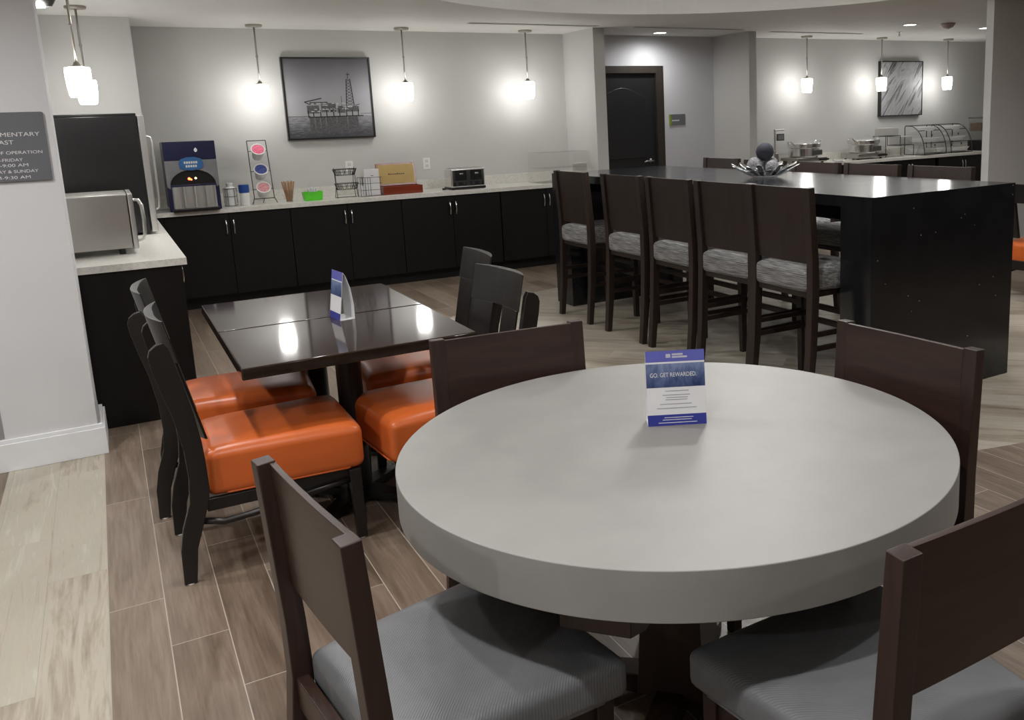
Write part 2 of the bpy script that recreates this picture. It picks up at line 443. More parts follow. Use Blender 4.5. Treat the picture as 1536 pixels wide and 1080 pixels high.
# ceiling fittings
def slot(x0, x1, y, lab):
    t = thing('ceiling_vent', lab, 'vent', ((x0+x1)/2, y, CZ), group='linear slot vents in the ceiling')
    L = (x1-x0)/2
    MB().box(-L, L, -.035, -.022, -.006, 0).box(-L, L, .022, .035, -.006, 0).box(-L, -L+.01, -.022, .022, -.006, 0).box(L-.01, L, -.022, .022, -.006, 0).build('frame', 'off_white', t)
    MB().box(-L+.01, L-.01, -.022, .022, -.003, -.001).build('slot', 'vent_dark', t)
slot(3.33, 4.80, 8.66, 'long slot vent in the ceiling before the toaster wall, beside the third hanging lamp')
slot(5.27, 6.78, 8.66, 'long slot vent in the ceiling above the niche with the black door')
slot(7.33, 8.87, 8.80, 'long slot vent in the ceiling above the right hand counter')

def downlight(x, y, lab, energy=26., z=CZ, vis_r=.075):
    t = thing('downlight', lab, 'ceiling light', (x, y, z), group='recessed downlights')
    MB().rings([[(r*math.cos(2*PI*k/32), r*math.sin(2*PI*k/32), zz) for k in range(32)] for r, zz in ((vis_r+.018, 0), (vis_r+.016, -.006), (vis_r, -.006), (vis_r-.004, 0))], cap=False).build('trim_ring', 'white_plastic', t, smooth=True)
    MB().lathe([(vis_r-.004, -.001), (vis_r-.004, -.003)], seg=28).build('lens', 'lens_glow', t)
    ld = bpy.data.lights.new('downlight_lamp', 'SPOT'); ld.energy = energy; ld.spot_size = math.radians(174); ld.spot_blend = .9; ld.shadow_soft_size = .05; ld.color = (1, .985, .965)
    lo = bpy.data.objects.new('downlight_lamp', ld); COL.objects.link(lo); lo.location = (x, y, z - .02)
downlight(5.946, 9.184, 'lit round downlight in the niche ceiling above the black door', 18)
downlight(8.635, 7.763, 'lit round downlight left of the red-eyed smoke detector', 24)
downlight(10.147, 7.857, 'lit round downlight partly behind the right wall edge', 22)
FG = 50.
for x, y, lab, e in ((.15, 1.0, 'downlight over the chair at the left of the round table', FG), (2.3, .6, 'downlight over the near right of the round table', FG*.5), (.1, 3.3, 'downlight over the left pair of orange seats', FG*.8),
                  (2.35, 3.0, 'downlight between the round table and the island', FG*.7), (-1.6, 2.2, 'downlight left of the pale floor strip', FG), (1.2, 6.2, 'downlight over the aisle before the long counter', FG*.7), (.7, 6.7, 'added unseen fill downlight before the left end of the long back counter', FG*.5), (-2.2, .2, 'downlight at the far left behind the column strip', FG), (6.2, 3.0, 'downlight before the right hand partition wall', FG*1.2), (-.9, 4.0, 'added unseen fill downlight in front of the white column', FG*.8),  # counter-end and column lamps are added fill for back wall and column
                  (1.3, -1.2, 'downlight behind the viewpoint', FG*.35), (5.4, 1.0, 'downlight over the right hand aisle', FG*.8)):
    downlight(x, y, lab, e)
for x, y, lab in ((3.1, 4.2, 'added unseen fill downlight in the raised tray over the near bar stools'), (5.2, 4.2, 'added unseen fill downlight in the raised tray over the far bar stools'), (4.1, 6.3, 'added unseen fill downlight in the raised tray over the glass bowl')):  # tray lamps added out of view to brighten the tray
    downlight(x, y, lab, FG*.25, TZ)

t = thing('added_fill_drum', 'added round fill drum, out of view in the middle of the raised tray', 'ceiling light', (4.1, 5.08, TZ))  # glowing drum added out of view to light tray riser and island
MB().lathe([(.38, 0), (.38, -.16)], seg=40).build('fill_drum_body', 'fill_drum_glow', t)
MB().lathe([(.39, -.002), (.39, -.03), (.385, -.03), (.385, -.002)], seg=40, cap=False).build('rim', 'nickel', t)
t = thing('smoke_detector', 'round smoke detector on the ceiling between two downlights', 'smoke detector', (9.037, 7.533, CZ))
MB().lathe([(.085, 0), (.085, -.015), (.06, -.045), (.035, -.06)], seg=28).build('housing', 'smoke_red', t, smooth=False, bevel=.004)
MB().lathe([(.02, -.06), (.018, -.072)], seg=16).build('sensor', 'white_plastic', t)
t = thing('sprinkler_head', 'small chrome sprinkler head hanging from the ceiling over the second painting', 'sprinkler', (9.281, 8.522, CZ))
MB().lathe([(.035, 0), (.03, -.008), (.01, -.012), (.01, -.045)], seg=18).build('stem', 'chrome', t, smooth=True)
MB().lathe([(.03, -.055), (.03, -.059)], seg=12).tube([(.012, 0, -.02), (.018, 0, -.04), (.003, 0, -.055)], .003).tube([(-.012, 0, -.02), (-.018, 0, -.04), (-.003, 0, -.055)], .003).build('deflector', 'chrome', t)
t = thing('ceiling_spotlight', 'dark grey spotlight at ceiling height behind the column, white lens', 'spotlight', (-.15, 6.0, CZ))
MB().tube([(0, 0, 0), (0, 0, -.14)], .014).build('stem', 'dark_grey', t)
MB().lathe([(.02, -.12), (.05, -.13), (.062, -.19), (.056, -.24), (.035, -.275)], seg=22).build('housing', 'dark_grey', t, smooth=True)
MB().lathe([(.03, 0), (.027, .018)], (-.025, -.035, -.285), 16).build('lens', 'lens_glow', t)

# pendants
def pendant_proto():
    t = thing('pendant_lamp', 'x', 'pendant lamp', (0, 0, CZ), group='pendant lamps over the counters')
    MB().lathe([(.0745, 0), (.0745, -.016), (.068, -.022), (.02, -.024)], seg=28).build('canopy', 'nickel', t, smooth=False, bevel=.002)
    MB().tube([(0, 0, -.02), (0, 0, -.56)], .008, 10).lathe([(.012, -.30), (.012, -.285)], seg=12).build('rod', 'nickel', t, smooth=True)
    MB().lathe([(.05, -.553), (.05, -.545), (.022, -.54), (.014, -.52)], seg=20).build('socket_cap', 'nickel', t, smooth=True)
    MB().lathe([(.05, -.553), (.071, -.556), (.073, -.60), (.070, -.66), (.062, -.725), (.055, -.738)], seg=28).build('lamp_shade', 'shade_glow', t, smooth=True)
    return t
P0 = pendant_proto()
for i, (x, y, lab) in enumerate(((-.045, 6.75, 'nearest lit white glass pendant lamp at far left, above the black fridge'),
        (-.01, 8.2, 'lit pendant lamp just behind the nearest one, before the wall bump-out'),
        (1.41, 9.22, 'lit pendant lamp on the wall left of the oil rig picture'),
        (2.82, 9.22, 'lit pendant lamp right of the oil rig picture'),
        (4.2, 9.22, 'lit pendant lamp above the clear acrylic box, left of the niche'),
        (8.30, 9.22, 'leftmost of the three lit pendant lamps over the right counter'),
        (9.70, 9.22, 'lit pendant lamp overlapping the left edge of the swirl picture'),
        (11.08, 9.22, 'lit pendant lamp right of the swirl picture'))):
    if i == 0: P0.location = (x, y, CZ); P0['label'] = lab
    else: dup(P0, (x, y, CZ), 0, lab)

# ------------------------------------------------------------------ fitted counters
wt = MB().box(-.299, .354, 5.52, 8.828, .875, .914).box(.37, 4.829, 8.88, 9.559, .875, .914).box(.354, .37, 8.88, 8.90, .875, .914)
w = tag(wt.build('worktop', 'white_quartz'), 'pale stone worktop running in an L along the left and back walls', 'worktop')
struct(MB().box(.37, 4.83, 9.54, 9.56, .914, 1.015).box(4.81, 4.83, 8.9, 9.54, .914, 1.015).build('trim_1', 'white_quartz', bevel=.002))
w = tag(MB().box(7.115, 12.6, 8.88, 9.56, .875, .914).build('worktop', 'white_quartz', bevel=.003), 'pale stone worktop of the buffet counter at the right rear', 'worktop')
struct(MB().box(7.115, 12.6, 9.54, 9.56, .914, 1.015).build('trim_2', 'white_quartz', bevel=.002))

def cabinet(w):
    """unit facing -Y, origin at floor centre of the front face, width w"""
    t = thing('base_cabinet', 'x', 'cabinet')
    h = w/2
    MB().box(-h, h, .02, .62, .10, .874).box(-h, h, .08, .60, 0, .10).build('body', 'cabinet', t)
    for s in (-1, 1):
        a, b = (-h+.003, -.002) if s < 0 else (.002, h-.003)
        d = MB().box(a, b, 0, .019, .115, .865).build('door', 'cabinet', t, bevel=.002)
        hx = s*.032
        tag(MB().tube([(hx, 0, .815), (hx, -.022, .80), (hx, -.030, .765), (hx, -.030, .72), (hx, -.022, .685), (hx, 0, .67)], [.008, .0075, .0065, .0065, .0075, .008], 10).build('handle', 'chrome', d, smooth=True), 'chrome bow handle')
    return t
proto = cabinet(1.075)
back = [(.967, 'black base cabinet under the coffee machine and lid rack'), (2.042, 'black base cabinet under the oil rig picture and wire baskets'), (3.117, 'black base cabinet under the wooden box and toaster'), (4.20, 'black base cabinet at the right end, behind the first bar stool')]
for i, (x, lab) in enumerate(back):
    if i == 0:
        c = proto; c.location = (x, 8.905, 0); c['label'] = lab; c['group'] = 'base cabinets under the long back counter'
    else: dup(proto, (x, 8.905, 0), 0, lab, 'base cabinets under the long back counter')
tag(MB().box(.3695, .427, 8.905, 9.5, 0, .874).build('filler_panel', 'cabinet'), 'narrow black corner panel where the two counters meet', 'cabinet panel')
tag(MB().box(4.74, 4.828, 8.905, 9.5, 0, .874).build('filler_panel', 'cabinet'), 'narrow black panel closing the counter against the niche wing', 'cabinet panel')
for i, (x, lab) in enumerate(((7.70, 'black base cabinet of the right counter, nearest the niche'), (8.83, 'black base cabinet of the right counter under the chafing dishes'), (9.96, 'black base cabinet of the right counter under the wire riser'), (11.10, 'black base cabinet of the right counter under the pastry racks'))):
    c = dup(proto, (x, 8.905, 0), 0, lab, 'base cabinets under the right counter')
tag(MB().box(11.64, 12.61, 8.905, 9.5, 0, .874).build('filler_panel', 'cabinet'), 'wide plain black panel closing the right counter below the cereal dispenser', 'cabinet panel')
# left return: end panel + units facing +X
tag(MB().box(-.29, .325, 5.54, 5.565, 0, .874).build('end_panel', 'cabinet', bevel=.002), 'tall plain black end panel of the left counter beside the column', 'cabinet panel')
for y, lab in ((6.11, 'black base cabinet below the microwave'), (7.20, 'black base cabinet below the black fridge'), (8.29, 'black base cabinet in the corner by the wall bump-out')):
    dup(proto, (.33, y, 0), PI/2, lab, 'base cabinets under the left counter')

# ------------------------------------------------------------------ column sign
sg = thing('hours_sign', 'grey wall sign with breakfast hours in pale capitals, on the white column', 'sign', (-.37, 5.121, 1.565))
pts = []
for cx, cz, a0 in ((.161, .153, 0), (-.161, .153, 90), (-.161, -.153, 180), (.161, -.153, 270)):
    for k in range(5):
        an = math.radians(a0 + 22.5*k); pts.append((cx + .008*math.cos(an), cz + .008*math.sin(an)))
MB().prism(pts, -.014, 0, 'xz').build('sign_plate', 'sign_grey', sg, bevel=.001)
for body, xr, z, size, x0 in (('COMPLIMENTARY', -.226, 1.619, .027, -.505), ('BREAKFAST', -.334, 1.583, .027, -.505), ('HOURS OF OPERATION', -.226, 1.537, .0205, -.505), ('MONDAY-FRIDAY', -.308, 1.503, .0205, -.505),
                              ('6:00 AM-9:00 AM', -.290, 1.478, .0205, -.505), ('SATURDAY & SUNDAY', -.253, 1.449, .0205, -.505), ('7:00 AM-9:30 AM', -.288, 1.421, .0205, -.505)):
    text_part('lettering', body, 'sign_text', sg, (x0 + .37, -.0142, z - 1.565 - .005), width=xr-x0, size=size)

# niche room sign
t = thing('room_sign', 'small dark room sign with a lime edge beside the black door', 'sign', (6.41, WY, 1.56))
MB().box(-.115, .12, -.012, 0, -.068, .068).build('sign_plate', 'sign_grey', t, bevel=.002)
MB().box(-.122, -.095, -.0135, -.0005, -.070, .068).build('lime_edge', 'lime_dark', t)
for k, (a, b) in enumerate(((-.085, -.065), (-.060, -.045), (-.040, -.018), (-.012, .002), (.007, .025))):
    MB().box(a, b, -.013, -.012, -.018, -.002).build('lettering', 'sign_text', t)

# outlets
def outlet(x, z, lab, y=WY):
    t = thing('wall_outlet', lab, 'outlet', (x, y, z), group='white wall plates')
    MB().box(-.04, .04, -.008, 0, -.062, .062).build('cover_plate', 'white_plastic', t, bevel=.003)
    MB().box(-.018, .018, -.0105, -.008, .008, .042).box(-.018, .018, -.0105, -.008, -.042, -.008).build('sockets', 'off_white', t, bevel=.002)
outlet(2.25, 1.20, 'white wall plate behind the tiered wire baskets')
outlet(3.085, 1.19, 'white wall plate between the wooden box and the toaster')
outlet(8.60, 1.11, 'white wall plate between the two chafing dishes')
outlet(11.45, 1.14, 'white wall plate right of the pastry racks')
outlet(7.66, 1.08, 'white wall plate at the left end of the right counter')

# ------------------------------------------------------------------ pictures
pc = thing('framed_picture', 'black framed black-and-white picture of an oil rig at sea', 'picture', (2.105, WY, 1.50))
W_, H_ = .44, .818
MB().box(-W_, W_, -.055, 0, 0, .016).box(-W_, W_, -.055, 0, H_-.016, H_).box(-W_, -W_+.016, -.055, 0, .016, H_-.016).box(W_-.016, W_, -.055, 0, .016, H_-.016).build('frame', 'black_plastic', pc, bevel=.001)
MB().box(-W_+.016, W_-.016, -.045, -.01, .016, H_-.016).build('canvas', 'art_sea_sky', pc)
def bar(mb, a, b, w, d0=-.0462, d1=-.0455):
    a = Vector(a); b = Vector(b); t = (b-a).normalized(); nn = Vector((-t.y, t.x))*w/2
    mb.prism([tuple(a+nn), tuple(b+nn), tuple(b-nn), tuple(a-nn)], d0, d1, 'xz')
r = MB()
# tower, deck legs and cranes as ink on the print
for x0, x1 in ((.165, .185), (.245, .222)): bar(r, (x0, .33), (x1, .60), .008)
for k in range(9):
    z0 = .33 + k*.03; f = k*.03/.27; a = .165 + .02*f; b = .245 - .023*f
    bar(r, (a, z0), (b - .002, z0+.03), .004); bar(r, (b, z0), (a+.002, z0+.03), .004)
bar(r, (.2, .60), (.205, .665), .006); bar(r, (.19, .645), (.222, .645), .008)
bar(r, (-.25, .375), (-.08, .41), .010); bar(r, (-.25, .375), (-.2, .35), .008); bar(r, (.12, .33), (.12, .43), .004); bar(r, (.25, .33), (.30, .345), .006)
for x in (-.22, -.17, -.10, -.04, .03, .09, .16, .22, .28): bar(r, (x, .22), (x, .29), .010)
bar(r, (-.42, .232), (-.2, .232), .006); bar(r, (.3, .248), (.42, .248), .004)
bar(r, (-.22, .222), (.33, .226), .012)
r.build('rig_drawing', 'art_ink', pc)
r = MB()
for (a, b, c_, d) in ((-.23, -.11, .26, .34), (-.09, .06, .27, .36), (.07, .15, .26, .33), (.16, .29, .27, .325), (-.2, -.02, .35, .375)):
    r.prism([(a, c_), (b, c_), (b, d), (a, d)], -.0458, -.0452, 'xz')
for k in range(9):
    x = -.215 + k*.055; r.prism([(x, random.uniform(.04, .10)), (x+.05, random.uniform(.05, .10)), (x+.048, .216), (x, .216)], -.0458, -.0452, 'xz')
r.build('deck_drawing', 'art_mid', pc)
r = MB()
for k in range(26):
    a = random.uniform(-.22, .26); z0 = random.choice((.275, .295, .315, .335, .352)); r.prism([(a, z0), (a+random.uniform(.015, .05), z0), (a+.02, z0+.01), (a, z0+.01)], -.0464, -.0459, 'xz')
r.build('highlights', 'art_pale', pc)
r = MB()
for k in range(14):
    x = -.21 + k*.036; bar(r, (x, .218), (x + random.uniform(-.01, .01), random.uniform(.07, .14)), random.uniform(.008, .02))
r.build('reflection_drawing', 'art_mid', pc)

pc = thing('framed_picture', 'black framed grey marbled swirl picture over the right counter', 'picture', (10.43, WY, 1.49))
W_, H_ = .445, .80
MB().box(-W_, W_, -.06, 0, 0, .014).box(-W_, W_, -.06, 0, H_-.014, H_).box(-W_, -W_+.014, -.06, 0, .014, H_-.014).box(W_-.014, W_, -.06, 0, .014, H_-.014).build('frame', 'black_plastic', pc, bevel=.001)
MB().box(-W_+.014, W_-.014, -.054, -.01, .014, H_-.014).build('canvas', 'art_swirl', pc)

# ------------------------------------------------------------------ appliances on the left counter
WT = .914
f = thing('counter_fridge', 'black counter-top fridge with silver door edge, behind the microwave', 'fridge', (0, 7.03, WT))
MB().box(-.27, .256, 0, .60, .018, .822).build('body', 'black_gloss', f, bevel=.006)
d = MB().box(.262, .30, -.004, .604, .02, .022 + .06).box(.262, .30, -.004, .604, .76, .822).box(.262, .30, -.004, .05, .08, .76).box(.262, .30, .55, .604, .08, .76).build('door', 'steel_light', f, bevel=.003)
MB().box(.272, .292, .05, .55, .08, .76).build('glass_pane', 'black_gloss', d)
MB().tube([(.30, .03, .68), (.325, .03, .672), (.33, .03, .64), (.33, .03, .24), (.325, .03, .18), (.30, .03, .17)], .0075, 10).build('handle', 'steel_light', d, smooth=True)
MB().box(-.27, .256, 0, .60, .822, .838).build('top_trim', 'black_plastic', f, bevel=.003)
for x in (-.22, .21):
    for y in (.05, .55): MB().lathe([(.018, 0), (.018, .02)], (x, y, 0), 14).build('foot', 'black_plastic', f)

m = thing('microwave', 'silver microwave on the left counter, door facing right', 'microwave', (0, 5.95, WT))
MB().box(-.33, .112, 0, .50, .034, .352).build('body', 'steel', m, bevel=.006)
d = MB().box(.115, .142, -.003, .503, .03, .354).build('door', 'steel_light', m, bevel=.006)
MB().box(.1415, .1435, .06, .38, .08, .30).build('window', 'black_plastic', d)
MB().tube([(.142, .03, .315), (.168, .03, .312), (.182, .03, .28), (.186, .03, .20), (.182, .03, .11), (.168, .03, .078), (.142, .03, .074)], [.009, .010, .011, .011, .011, .010, .009], 10).build('handle', 'steel_light', d, smooth=True)
MB().box(.1425, .145, .40, .49, .06, .33).build('control_panel', 'black_plastic', d)
for x in (-.27, .055):
    for y in (.04, .45): MB().lathe([(.017, 0), (.020, .035)], (x, y, 0), 14).build('foot', 'black_plastic', m)

# ------------------------------------------------------------------ coffee machine and things on the back counter
cm = thing('coffee_machine', 'navy and grey hot drinks machine with arched black bay and blue badge', 'coffee machine', (.705, 8.88, WT))
MB().box(-.205, .205, .05, .50, .02, .62).build('body', 'black_plastic', cm, bevel=.01)
MB().box(-.212, .212, 0, .06, .455, .622).build('top_panel', 'navy', cm, bevel=.006)
arch = [(-.212, .455), (-.212, .225), (-.190, .205)] + [(.186*-math.cos(PI*k/18), .235 + .135*math.sin(PI*k/18)) for k in range(0, 19)] + [(.190, .205), (.212, .225), (.212, .455)]
MB().prism(arch, 0, .052, 'xz').build('front_panel', 'grey_plastic', cm, bevel=.003)
MB().box(-.212, .212, .012, .055, .0, .24).build('lower_frame', 'navy', cm, bevel=.005)
MB().box(-.188, .188, .02, .056, .19, .375).build('bay', 'black_plastic', cm)
s_ = MB()
for k in range(4):
    a0 = -.180 + k*.09; w0 = .045; s_.prism([(a0+w0+w0*math.cos(q*PI/8), .012 - (.02+.01*math.cos(k*2.1))*math.sin(q*PI/8)) for q in range(9)][::1], .03, .222, 'xy')
s_.build('drip_guard', 'steel_light', cm, smooth=False)
MB().box(-.19, .19, -.06, .02, 0, .03).build('drip_tray', 'black_plastic', cm, bevel=.006)
bd = [(-.095, .385), (-.06, .37), (.0, .362), (.06, .37), (.095, .385), (.1, .43), (.085, .465), (.03, .482), (-.03, .482), (-.085, .465), (-.1, .43)]
b = MB().prism(bd, -.008, .001, 'xz').build('badge', 'blue_badge', cm, bevel=.003)
for z0 in (.392, .425):
    for k in range(6 if z0 > .41 else 5):
        x0 = -.058 + k*.019 + (0 if z0 > .41 else .012); MB().box(x0, x0+.014, -.0092, -.0078, z0, z0+.020).build('lettering', 'sign_text', b)
dp = [(.05 + .014*math.sin(a)*(1 if math.cos(a) < .3 else .5), .545 - .02*math.cos(a)*(-1)) for a in [2*PI*k/14 for k in range(14)]]
MB().prism(dp, -.0015, 0, 'xz').build('drop_logo', 'paper', cm)
MB().sphere((-.028, .018, .290), .012, 12).sphere((-.012, .02, .282), .008, 10).build('indicator_light', 'led_red', cm)
MB().sphere((.025, .02, .292), .009, 12).build('indicator_light', 'led_yellow', cm)

def jar(x, y, r, h, lab, lid='white_plastic', body='white_plastic', lidh=.03, group=None):
    t = thing('canister', lab, 'canister', (x, y, WT), group=group)
    MB().lathe([(r*.92, 0), (r, .006), (r, h*.78), (r*.62, h-lidh)], seg=24).build('body', body, t, smooth=False, bevel=.002)
    MB().lathe([(r*.6, h-lidh), (r*.6, h-.004), (r*.55, h)], seg=24).build('lid', lid, t)
    return t
jar(1.03, 9.17, .050, .215, 'white canister held in a small wire stand beside the coffee machine')
t = thing('canister_stand', 'small black wire stand round the white canister', 'wire stand', (1.03, 9.17, WT))
w_ = MB()
for z in (.003, .09, .165): w_.tube([(.058*math.cos(2*PI*k/20), .058*math.sin(2*PI*k/20), z) for k in range(20)], .0022, 6, closed=True)
for k in range(6): a = 2*PI*k/6; w_.tube([(.058*math.cos(a), .058*math.sin(a), .003), (.058*math.cos(a), .058*math.sin(a), .165)], .0022, 6)
w_.build('wire_frame', 'dark_wire', t)
t = thing('canister', 'white creamer canister with a wide blue lid', 'canister', (1.145, 9.10, WT))
MB().lathe([(.043, 0), (.045, .006), (.043, .09), (.045, .12)], seg=24).build('body', 'white_plastic', t, smooth=True)
MB().lathe([(.047, .12), (.048, .19), (.044, .197)], seg=24).build('lid', 'blue_cap', t, bevel=.002)

rk = thing('lid_rack', 'tall black wire rack of round packet holders beside the coffee machine', 'rack', (1.325, 9.18, WT))
w_ = MB()
for s in (-1, 1): w_.tube([(s*.085, .10, .60), (s*.088, .02, .30), (s*.09, -.04, .06), (s*.11, -.065, .004)], .004, 8)
w_.tube([(-.085, .10, .60), (.085, .10, .60)], .004, 8).tube([(-.09, -.035, .05), (.09, -.035, .05)], .004, 8).tube([(0, -.035, .05), (0, .06, .004)], .004, 8)
for z, y in ((.50, .07), (.31, .02), (.14, -.02)): w_.tube([(-.088, y, z), (.088, y, z)], .003, 8)
w_.build('wire_frame', 'dark_wire', rk)
for z, y, c_ in ((.515, .03, 'pink'), (.325, -.01, 'packet_blue'), (.155, -.05, 'pale_pink')):
    bx = MB().rings([[(r_*math.cos(2*PI*k/28), -dd + .0, r_*math.sin(2*PI*k/28)) for k in range(28)] for r_, dd in ((.045, -.12), (.060, .0), (.066, .0), (.066, .008), (.056, .008), (.052, -.02))]).build('packet_holder', 'white_plastic', rk, smooth=False, loc=(0, y, z), rot=(math.radians(-38), 0, 0))
    MB().rings([[(.053*math.cos(2*PI*k/24), dd, .053*math.sin(2*PI*k/24)) for k in range(24)] for dd in (-.004, .004)]).build('packets', c_, bx)

cp = thing('stirrer_cup', 'clear cup full of wooden stir sticks', 'cup', (1.555, 9.16, WT))
MB().rings([[(r_*math.cos(2*PI*k/24), r_*math.sin(2*PI*k/24), z) for k in range(24)] for r_, z in ((.033, .0), (.043, .115), (.0415, .115), (.0315, .004))]).build('cup', 'cup_clear', cp, smooth=True)
for k in range(34):
    a = random.uniform(0, 2*PI); q = random.uniform(.2, 1)**.5
    b0 = Vector((.024*q*math.cos(a), .024*q*math.sin(a), .006)); e0 = Vector((.066*q*math.cos(a), .05*q*math.sin(a), .195+random.uniform(-.012, .012)))
    MB().tube([b0, e0], .0030, 4).build('stir_stick', 'stir_wood', cp)

t = thing('napkin_box', 'lime green open box with white packets sticking out', 'box', (1.765, 9.11, WT))
def shell(x, y, h, th, fl=1.12):
    m_ = MB()
    o1 = [(-x, -y), (x, -y), (x, y), (-x, y)]
    R = lambda s, z: [(a*s, b*s, z) for a, b in o1]
    return m_.rings([R(1, 0), R(fl, h), R(fl-th/x, h), R(1-th/x, .006)])
shell(.082, .05, .085, .005).build('tray', 'lime', t, bevel=.003)
for k in range(5): MB().box(-.03+k*.014, -.02+k*.014, -.03, .03, .02, .130 - .006*abs(k-2), rot=Matrix.Rotation(.12*(k-2), 3, 'Y')).build('packet', 'paper', t)

ti = thing('tiered_basket', 'black wire stand with two small round-bottomed baskets', 'basket', (2.10, 9.10, WT))
w_ = MB()
for s in (-1, 1):
    w_.tube([(s*.10, .06, .30), (s*.098, .03, .15), (s*.10, -.02, .004), (s*.10 , .08, .003), (s*.085, .07, .15), (s*.09, .065, .29)], .0032, 6)
w_.tube([(-.10, .08, .003), (.10, .08, .003)], .003, 6)
w_.build('stand', 'dark_wire', ti)
for z, y in ((.285, .04), (.145, .0)):
    b = MB()
    for rr, zz in ((1., 0), (.92, -.03), (.8, -.06)): b.tube([(.115*rr*math.copysign(abs(math.cos(a))**.6, math.cos(a)), y + .07*rr*math.copysign(abs(math.sin(a))**.6, math.sin(a)), z+zz) for a in [2*PI*k/28 for k in range(28)]], .0028 if rr == 1 else .0018, 6, closed=True)
    for k in range(22):
        a = 2*PI*k/22; a2 = a + .14; g_ = lambda a, rr, zz: (.115*rr*math.copysign(abs(math.cos(a))**.6, math.cos(a)), y + .07*rr*math.copysign(abs(math.sin(a))**.6, math.sin(a)), z+zz)
        b.tube([g_(a, 1, 0), g_(a2, .8, -.06)], .0015, 4); b.tube([g_(a2, 1, 0), g_(a, .8, -.06)], .0015, 4)
    b.build('wire_basket', 'dark_wire', ti)

wr = thing('wire_caddy', 'black wire caddy with upright dividers and a white card', 'rack', (2.322, 9.10, WT))
w_ = MB()
for x in (-.10, -.05, .0, .10):
    w_.tube([(x, -.06, .004), (x, -.06, .19), (x, .06, .19), (x, .06, .004)], .0026, 6, closed=True)
for z in (.004, .065, .13, .19):
    for y in (-.06, .06): w_.tube([(-.10, y, z), (.12, y, z)], .0022, 6)
for x in (-.075, -.025): 
    w_.tube([(x, -.06, .004), (x, -.06, .19)], .0018, 6)
w_.build('wire_frame', 'dark_wire', wr)
cd = MB().box(-.035, .115, .02, .05, .004, .27).build('card', 'paper', wr, bevel=.002)
MB().box(.03, .055, .0185, .0205, .20, .206).build('print', 'art_ink', cd)
t = thing('sugar_caddy', 'white packets standing in the left bay of the wire caddy', 'packets', (2.247, 9.10, WT+.004))
for k in range(4): MB().box(-.018, .018, -.04+k*.022, -.028+k*.022, 0, .10).build('packet', 'paper', t)

tb = thing('tea_box', 'open red-brown wooden tea box with tan lined lid', 'box', (2.66, 9.16, WT))
MB().box(-.205, .205, -.10, .10, 0, .012).box(-.205, .205, -.10, -.085, .012, .082).box(-.205, .205, .085, .10, .012, .082).box(-.205, -.19, -.085, .085, .012, .082).box(.19, .205, -.085, .085, .012, .082).build('box_body', 'box_wood', tb, bevel=.002)
for x in (-.1, .0, .1): MB().box(x-.003, x+.003, -.085, .085, .012, .07).build('divider', 'tan_lining', tb)
ld = MB().box(-.205, .205, 0, .022, 0, .235).build('lid', 'box_wood', tb, bevel=.002, loc=(0, .095, .082), rot=(math.radians(-12), 0, 0))
MB().box(-.188, .188, -.003, .001, .018, .218).build('lining', 'tan_lining', ld)
for k in range(8): MB().box(-.085+k*.022, -.069+k*.022, -.0042, -.003, .112, .122 + (.004 if k in (0, 4) else 0)).build('lettering', 'casing_wood', ld)

to = thing('toaster', 'chrome four-slice toaster with black front panels', 'toaster', (3.365, 9.16, WT))
MB().box(-.19, .19, -.115, .115, .018, .225).build('body', 'chrome', to, bevel=.018, seg=4)
for x in (-.085, .085): MB().box(x-.066, x+.066, -.122, -.110, .095, .205).build('lever_panel', 'black_plastic', to, bevel=.003)
MB().box(-.192, .192, -.118, .118, .004, .028).build('base', 'black_plastic', to, bevel=.004)
MB().box(-.165, -.02, -.1195, -.113, .040, .085).box(.02, .165, -.1195, -.113, .040, .085).build('dial_panel', 'black_plastic', to, bevel=.003)
for x in (-.13, -.05, .05, .13):
    kn = MB().lathe([(.017, 0), (.015, .012)], seg=16); bmesh.ops.rotate(kn.bm, verts=kn.bm.verts[:], cent=(0, 0, 0), matrix=Matrix.Rotation(PI/2, 3, 'X')); kn.build('knob', 'chrome', to, loc=(x, -.12, .062))
for x in (-.14, -.045, .045, .14): MB().box(x-.014, x+.014, -.09, .09, .220, .2265).build('bread_slot', 'black_plastic', to)
for x in (-.17, .17): MB().box(x-.012, x+.012, -.1, .1, 0, .02).build('foot', 'black_plastic', to)
for x in (-.085, .085): MB().box(x-.02, x+.02, -.145, -.120, .16, .175).build('lever', 'chrome', to, bevel=.003)
MB().tube([(-.18, .04, .012), (-.21, .02, .008), (-.235, .0, .012)], [.004, .004, .011], 8).tube([(-.235, 0, .012), (-.255, -.005, .012)], .011, 8).build('power_cord', 'black_plastic', to, smooth=True)

ab = thing('acrylic_case', 'clear acrylic food case on the counter beside the niche wing', 'display case', (4.52, 9.19, WT))
def open_box(x, y, h, th=.004):
    return MB().box(-x, x, -y, y, 0, th).box(-x, x, -y, -y+th, th, h).box(-x, x, y-th, y, th, h).box(-x, -x+th, -y+th, y-th, th, h).box(x-th, x, -y+th, y-th, th, h)
open_box(.30, .20, .33).build('case', 'acrylic', ab)
MB().box(-.30, .30, -.20, .20, .335, .34).build('lid', 'acrylic', ab)
MB().box(-.29, .29, -.19, .19, .16, .164).build('shelf', 'acrylic', ab)
t = thing('plastic_tub', 'clear plastic tub with pale lid beside the acrylic case', 'tub', (4.77, 9.06, WT+.0))
t.location = (4.66, 8.945, WT)
open_box(.07, .04, .20, .003).build('tub', 'cup_clear', t)
MB().box(-.073, .073, -.043, .043, .20, .212).build('lid', 'off_white', t, bevel=.003)

